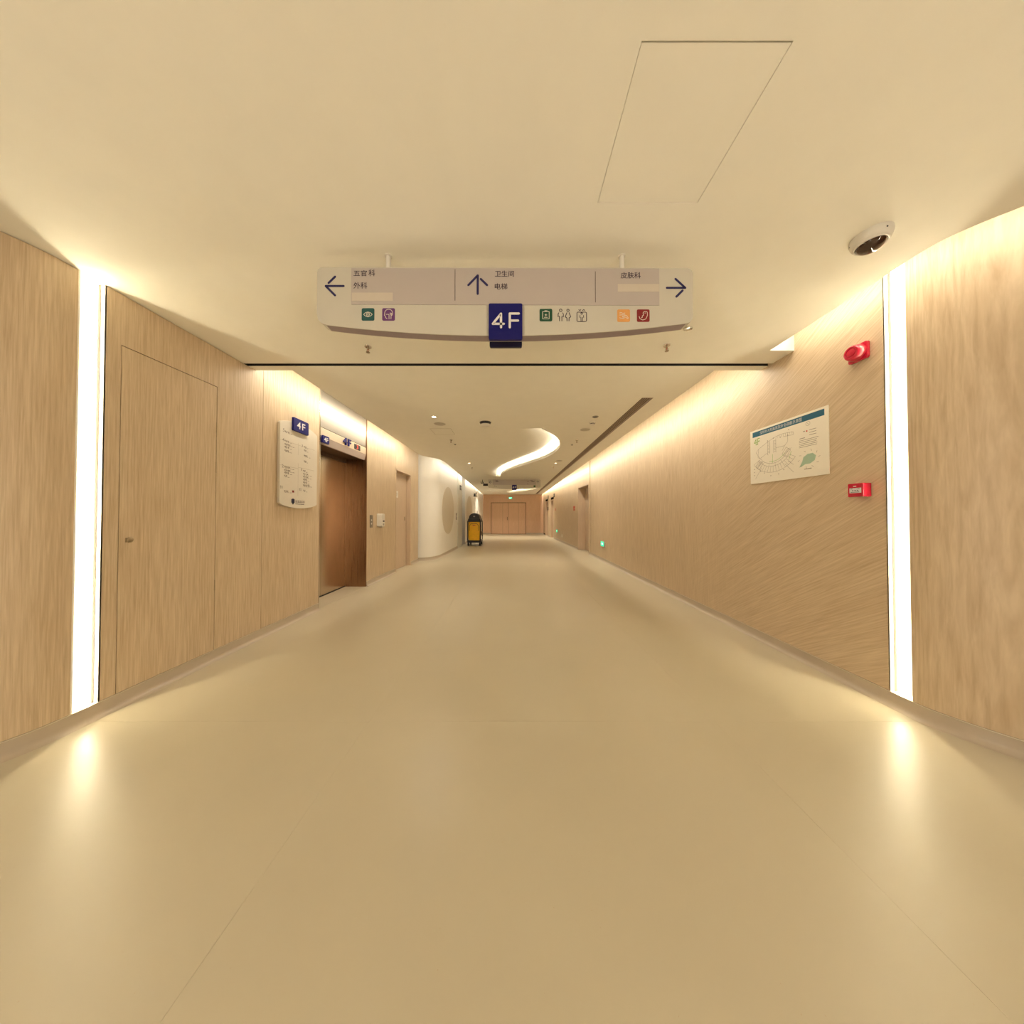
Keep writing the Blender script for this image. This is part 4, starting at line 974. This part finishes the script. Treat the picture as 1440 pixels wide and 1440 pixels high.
for loc, lb in (((-1.11, 5.72, H), 'tiny dark sensor on the left of the far ceiling behind a sprinkler'), ((1.18, 5.75, H), 'tiny dark sensor on the right of the far ceiling behind a sprinkler')):
    t = thing('ceiling_sensor', loc, lb, 'sensor', 'small ceiling sensors'); f3 = lambda a, b, c, loc=loc: (loc[0]+a, loc[1]+b, loc[2]+c)
    MB().lathe([(0, 0), (.028, 0), (.024, -.010), (0, -.012)], 16, f3).build('base', 'white_plastic', t, smooth=True)
    MB().lathe([(0, -.012), (.016, -.011), (.010, -.020), (0, -.022)], 14, f3).build('eye', 'black_plastic', t, smooth=True)
# hatch on the far ceiling: a thin rebated frame line
t = thing('ceiling_hatch', (-1.15, 4.85, H), 'faint square access hatch on the left of the far ceiling', 'hatch')
MB().box(-1.318, -.988, 4.71, 5.038, H-.0025, H-.0003).build('lid', 'paint', t)
for b in ((-1.323, -1.319, 4.705, 5.043), (-.987, -.983, 4.705, 5.043), (-1.319, -.987, 4.705, 4.709), (-1.319, -.987, 5.039, 5.043)):
    MB().box(*b, H-.003, H-.0003).build('edge', 'rule_pale', t)

# long linear air grille
vt = thing('linear_air_grille', ((VX0+VX1)/2, VY0, H), 'long brown slatted air grille running along the right of the ceiling', 'air grille')
tv = lambda u, v, d: (u + VDX*(v-VY0)/(VY1-VY0), v, H+d)
MB().prism([(VX0-.01, VY0), (VX1+.01, VY0), (VX1+.01, VY1), (VX0-.01, VY1)], tv, .03, .04).build('plenum', 'black', vt)
ns = 5; pitch = (VX1-VX0)/ns
for i in range(ns+1):
    x = VX0+pitch*i
    MB().prism([(max(VX0, x-.0052), VY0), (min(VX1, x+.0052), VY0), (min(VX1, x+.0052), VY1), (max(VX0, x-.0052), VY1)], tv, .0, .007).build('slat', 'vent', vt)
for y in (VY0+.004, VY1-.004): MB().prism([(VX0, y-.004), (VX1, y-.004), (VX1, y+.004), (VX0, y+.004)], tv, -.001, .03).build('end_bar', 'vent', vt)

# ------------------------------------------------------------------ cleaning cart
cx, cy = -1.52, 12.0
ct = thing('cleaning_cart', (cx, cy, 0), 'black janitor cart with a yellow bag standing by the left wall', 'cart')
fx0, fx1, fy0, fy1 = cx-.27, cx+.27, cy-.25, cy+.55
MB().box(fx0, fx1, fy0, fy1, .125, .215).build('base', 'black_plastic', ct, bevel=.012)
for x in (fx0+.04, fx1-.04):
    for y in (fy0+.06, fy1-.06):
        w_ = MB().lathe([(0, -.03), (.06, -.03), (.065, -.024), (.065, .024), (.06, .03), (0, .03)], 16, lambda a, b, c, x=x, y=y: (x+c, y+a, .065+b)).build('caster', 'black_plastic', ct, smooth=True)
        MB().box(x-.03, x+.03, y-.03, y+.03, .10, .132).build('fork', 'grey_plastic', w_)
for x in (fx0+.018, fx1-.018):
    for y in (fy0+.02, fy1-.02): MB().tube([(x, y, .20), (x, y, .98)], .022, 8).build('post', 'black_plastic', ct)
bag = MB(); n = 24; rows = []
for j in range(9):
    v = j/8; z = .215+.735*v; bul = .018*math.sin(PI*v)
    for i in range(n):
        a = 2*PI*i/n; c_, s_ = math.cos(a), math.sin(a)
        e = 5; rx = .236+bul; ry = .20+bul
        r = (abs(c_)**e+abs(s_)**e)**(-1/e)
        rows.append((cx+rx*r*c_*(1+.012*math.sin(5*a+j)), cy-.02+ry*r*s_*(1+.015*math.sin(7*a+2*j)), z))
bag.add(rows, [(j*n+i, j*n+(i+1) % n, (j+1)*n+(i+1) % n, (j+1)*n+i) for j in range(8) for i in range(n)] + [tuple(range(n)), tuple(range(8*n, 9*n))])
bag = bag.build('bag', 'yellow', ct, smooth=True)
MB().box(cx-.055, cx+.055, cy-.262, cy-.245, .80, .83).build('label_patch', 'red_print', bag)
mb = MB(); mb.tube([(cx-.19, cy-.245, .60), (cx-.185, cy-.25, .78), (cx-.13, cy-.252, .88), (cx+.13, cy-.252, .88), (cx+.185, cy-.25, .78), (cx+.19, cy-.245, .60)], .008, 6); mb.build('bag_strap', 'black_plastic', bag)
MB().box(fx0, fx1, fy0, fy1, .955, 1.00).build('rim', 'black_plastic', ct, bevel=.012)
td = MB(); td.prism(round_rect(fx0+.01, fy0+.01, fx1-.01, fy1-.02, .04), lambda u, v, d: (cx+(u-cx)*(1-.10*(d-1.0)/.09), v, d), 1.00, 1.09); td.build('tray', 'black_plastic', ct, bevel=.01)
hood = MB(); K = 12
prof_h = [(cx+.215*math.cos(PI*i/K), 1.09+.215*math.sin(PI*i/K)**.85) for i in range(K+1)]
hood.prism(prof_h, lambda u, v, d: (u, d, v), fy0+.05, fy1-.08); hood.build('hood', 'black_plastic', ct, smooth=True, bevel=.01)
MB().box(cx-.035, cx+.035, fy0+.044, fy0+.05, 1.15, 1.20).build('badge', 'grey_plastic', ct)
MB().tube([(fx0+.05, fy1, .95), (fx0+.05, fy1+.12, 1.02), (fx1-.05, fy1+.12, 1.02), (fx1-.05, fy1, .95)], .014, 8).build('handle', 'black_plastic', ct)
MB().tube([(cx+.06, cy+.30, 1.28), (cx+.06, cy+.30, 1.42)], .010, 8).build('mop_handle', 'grey_plastic', ct)
MB().box(fx1-.005, fx1+.04, cy+.05, cy+.15, .42, .56).build('hook', 'black_plastic', ct)
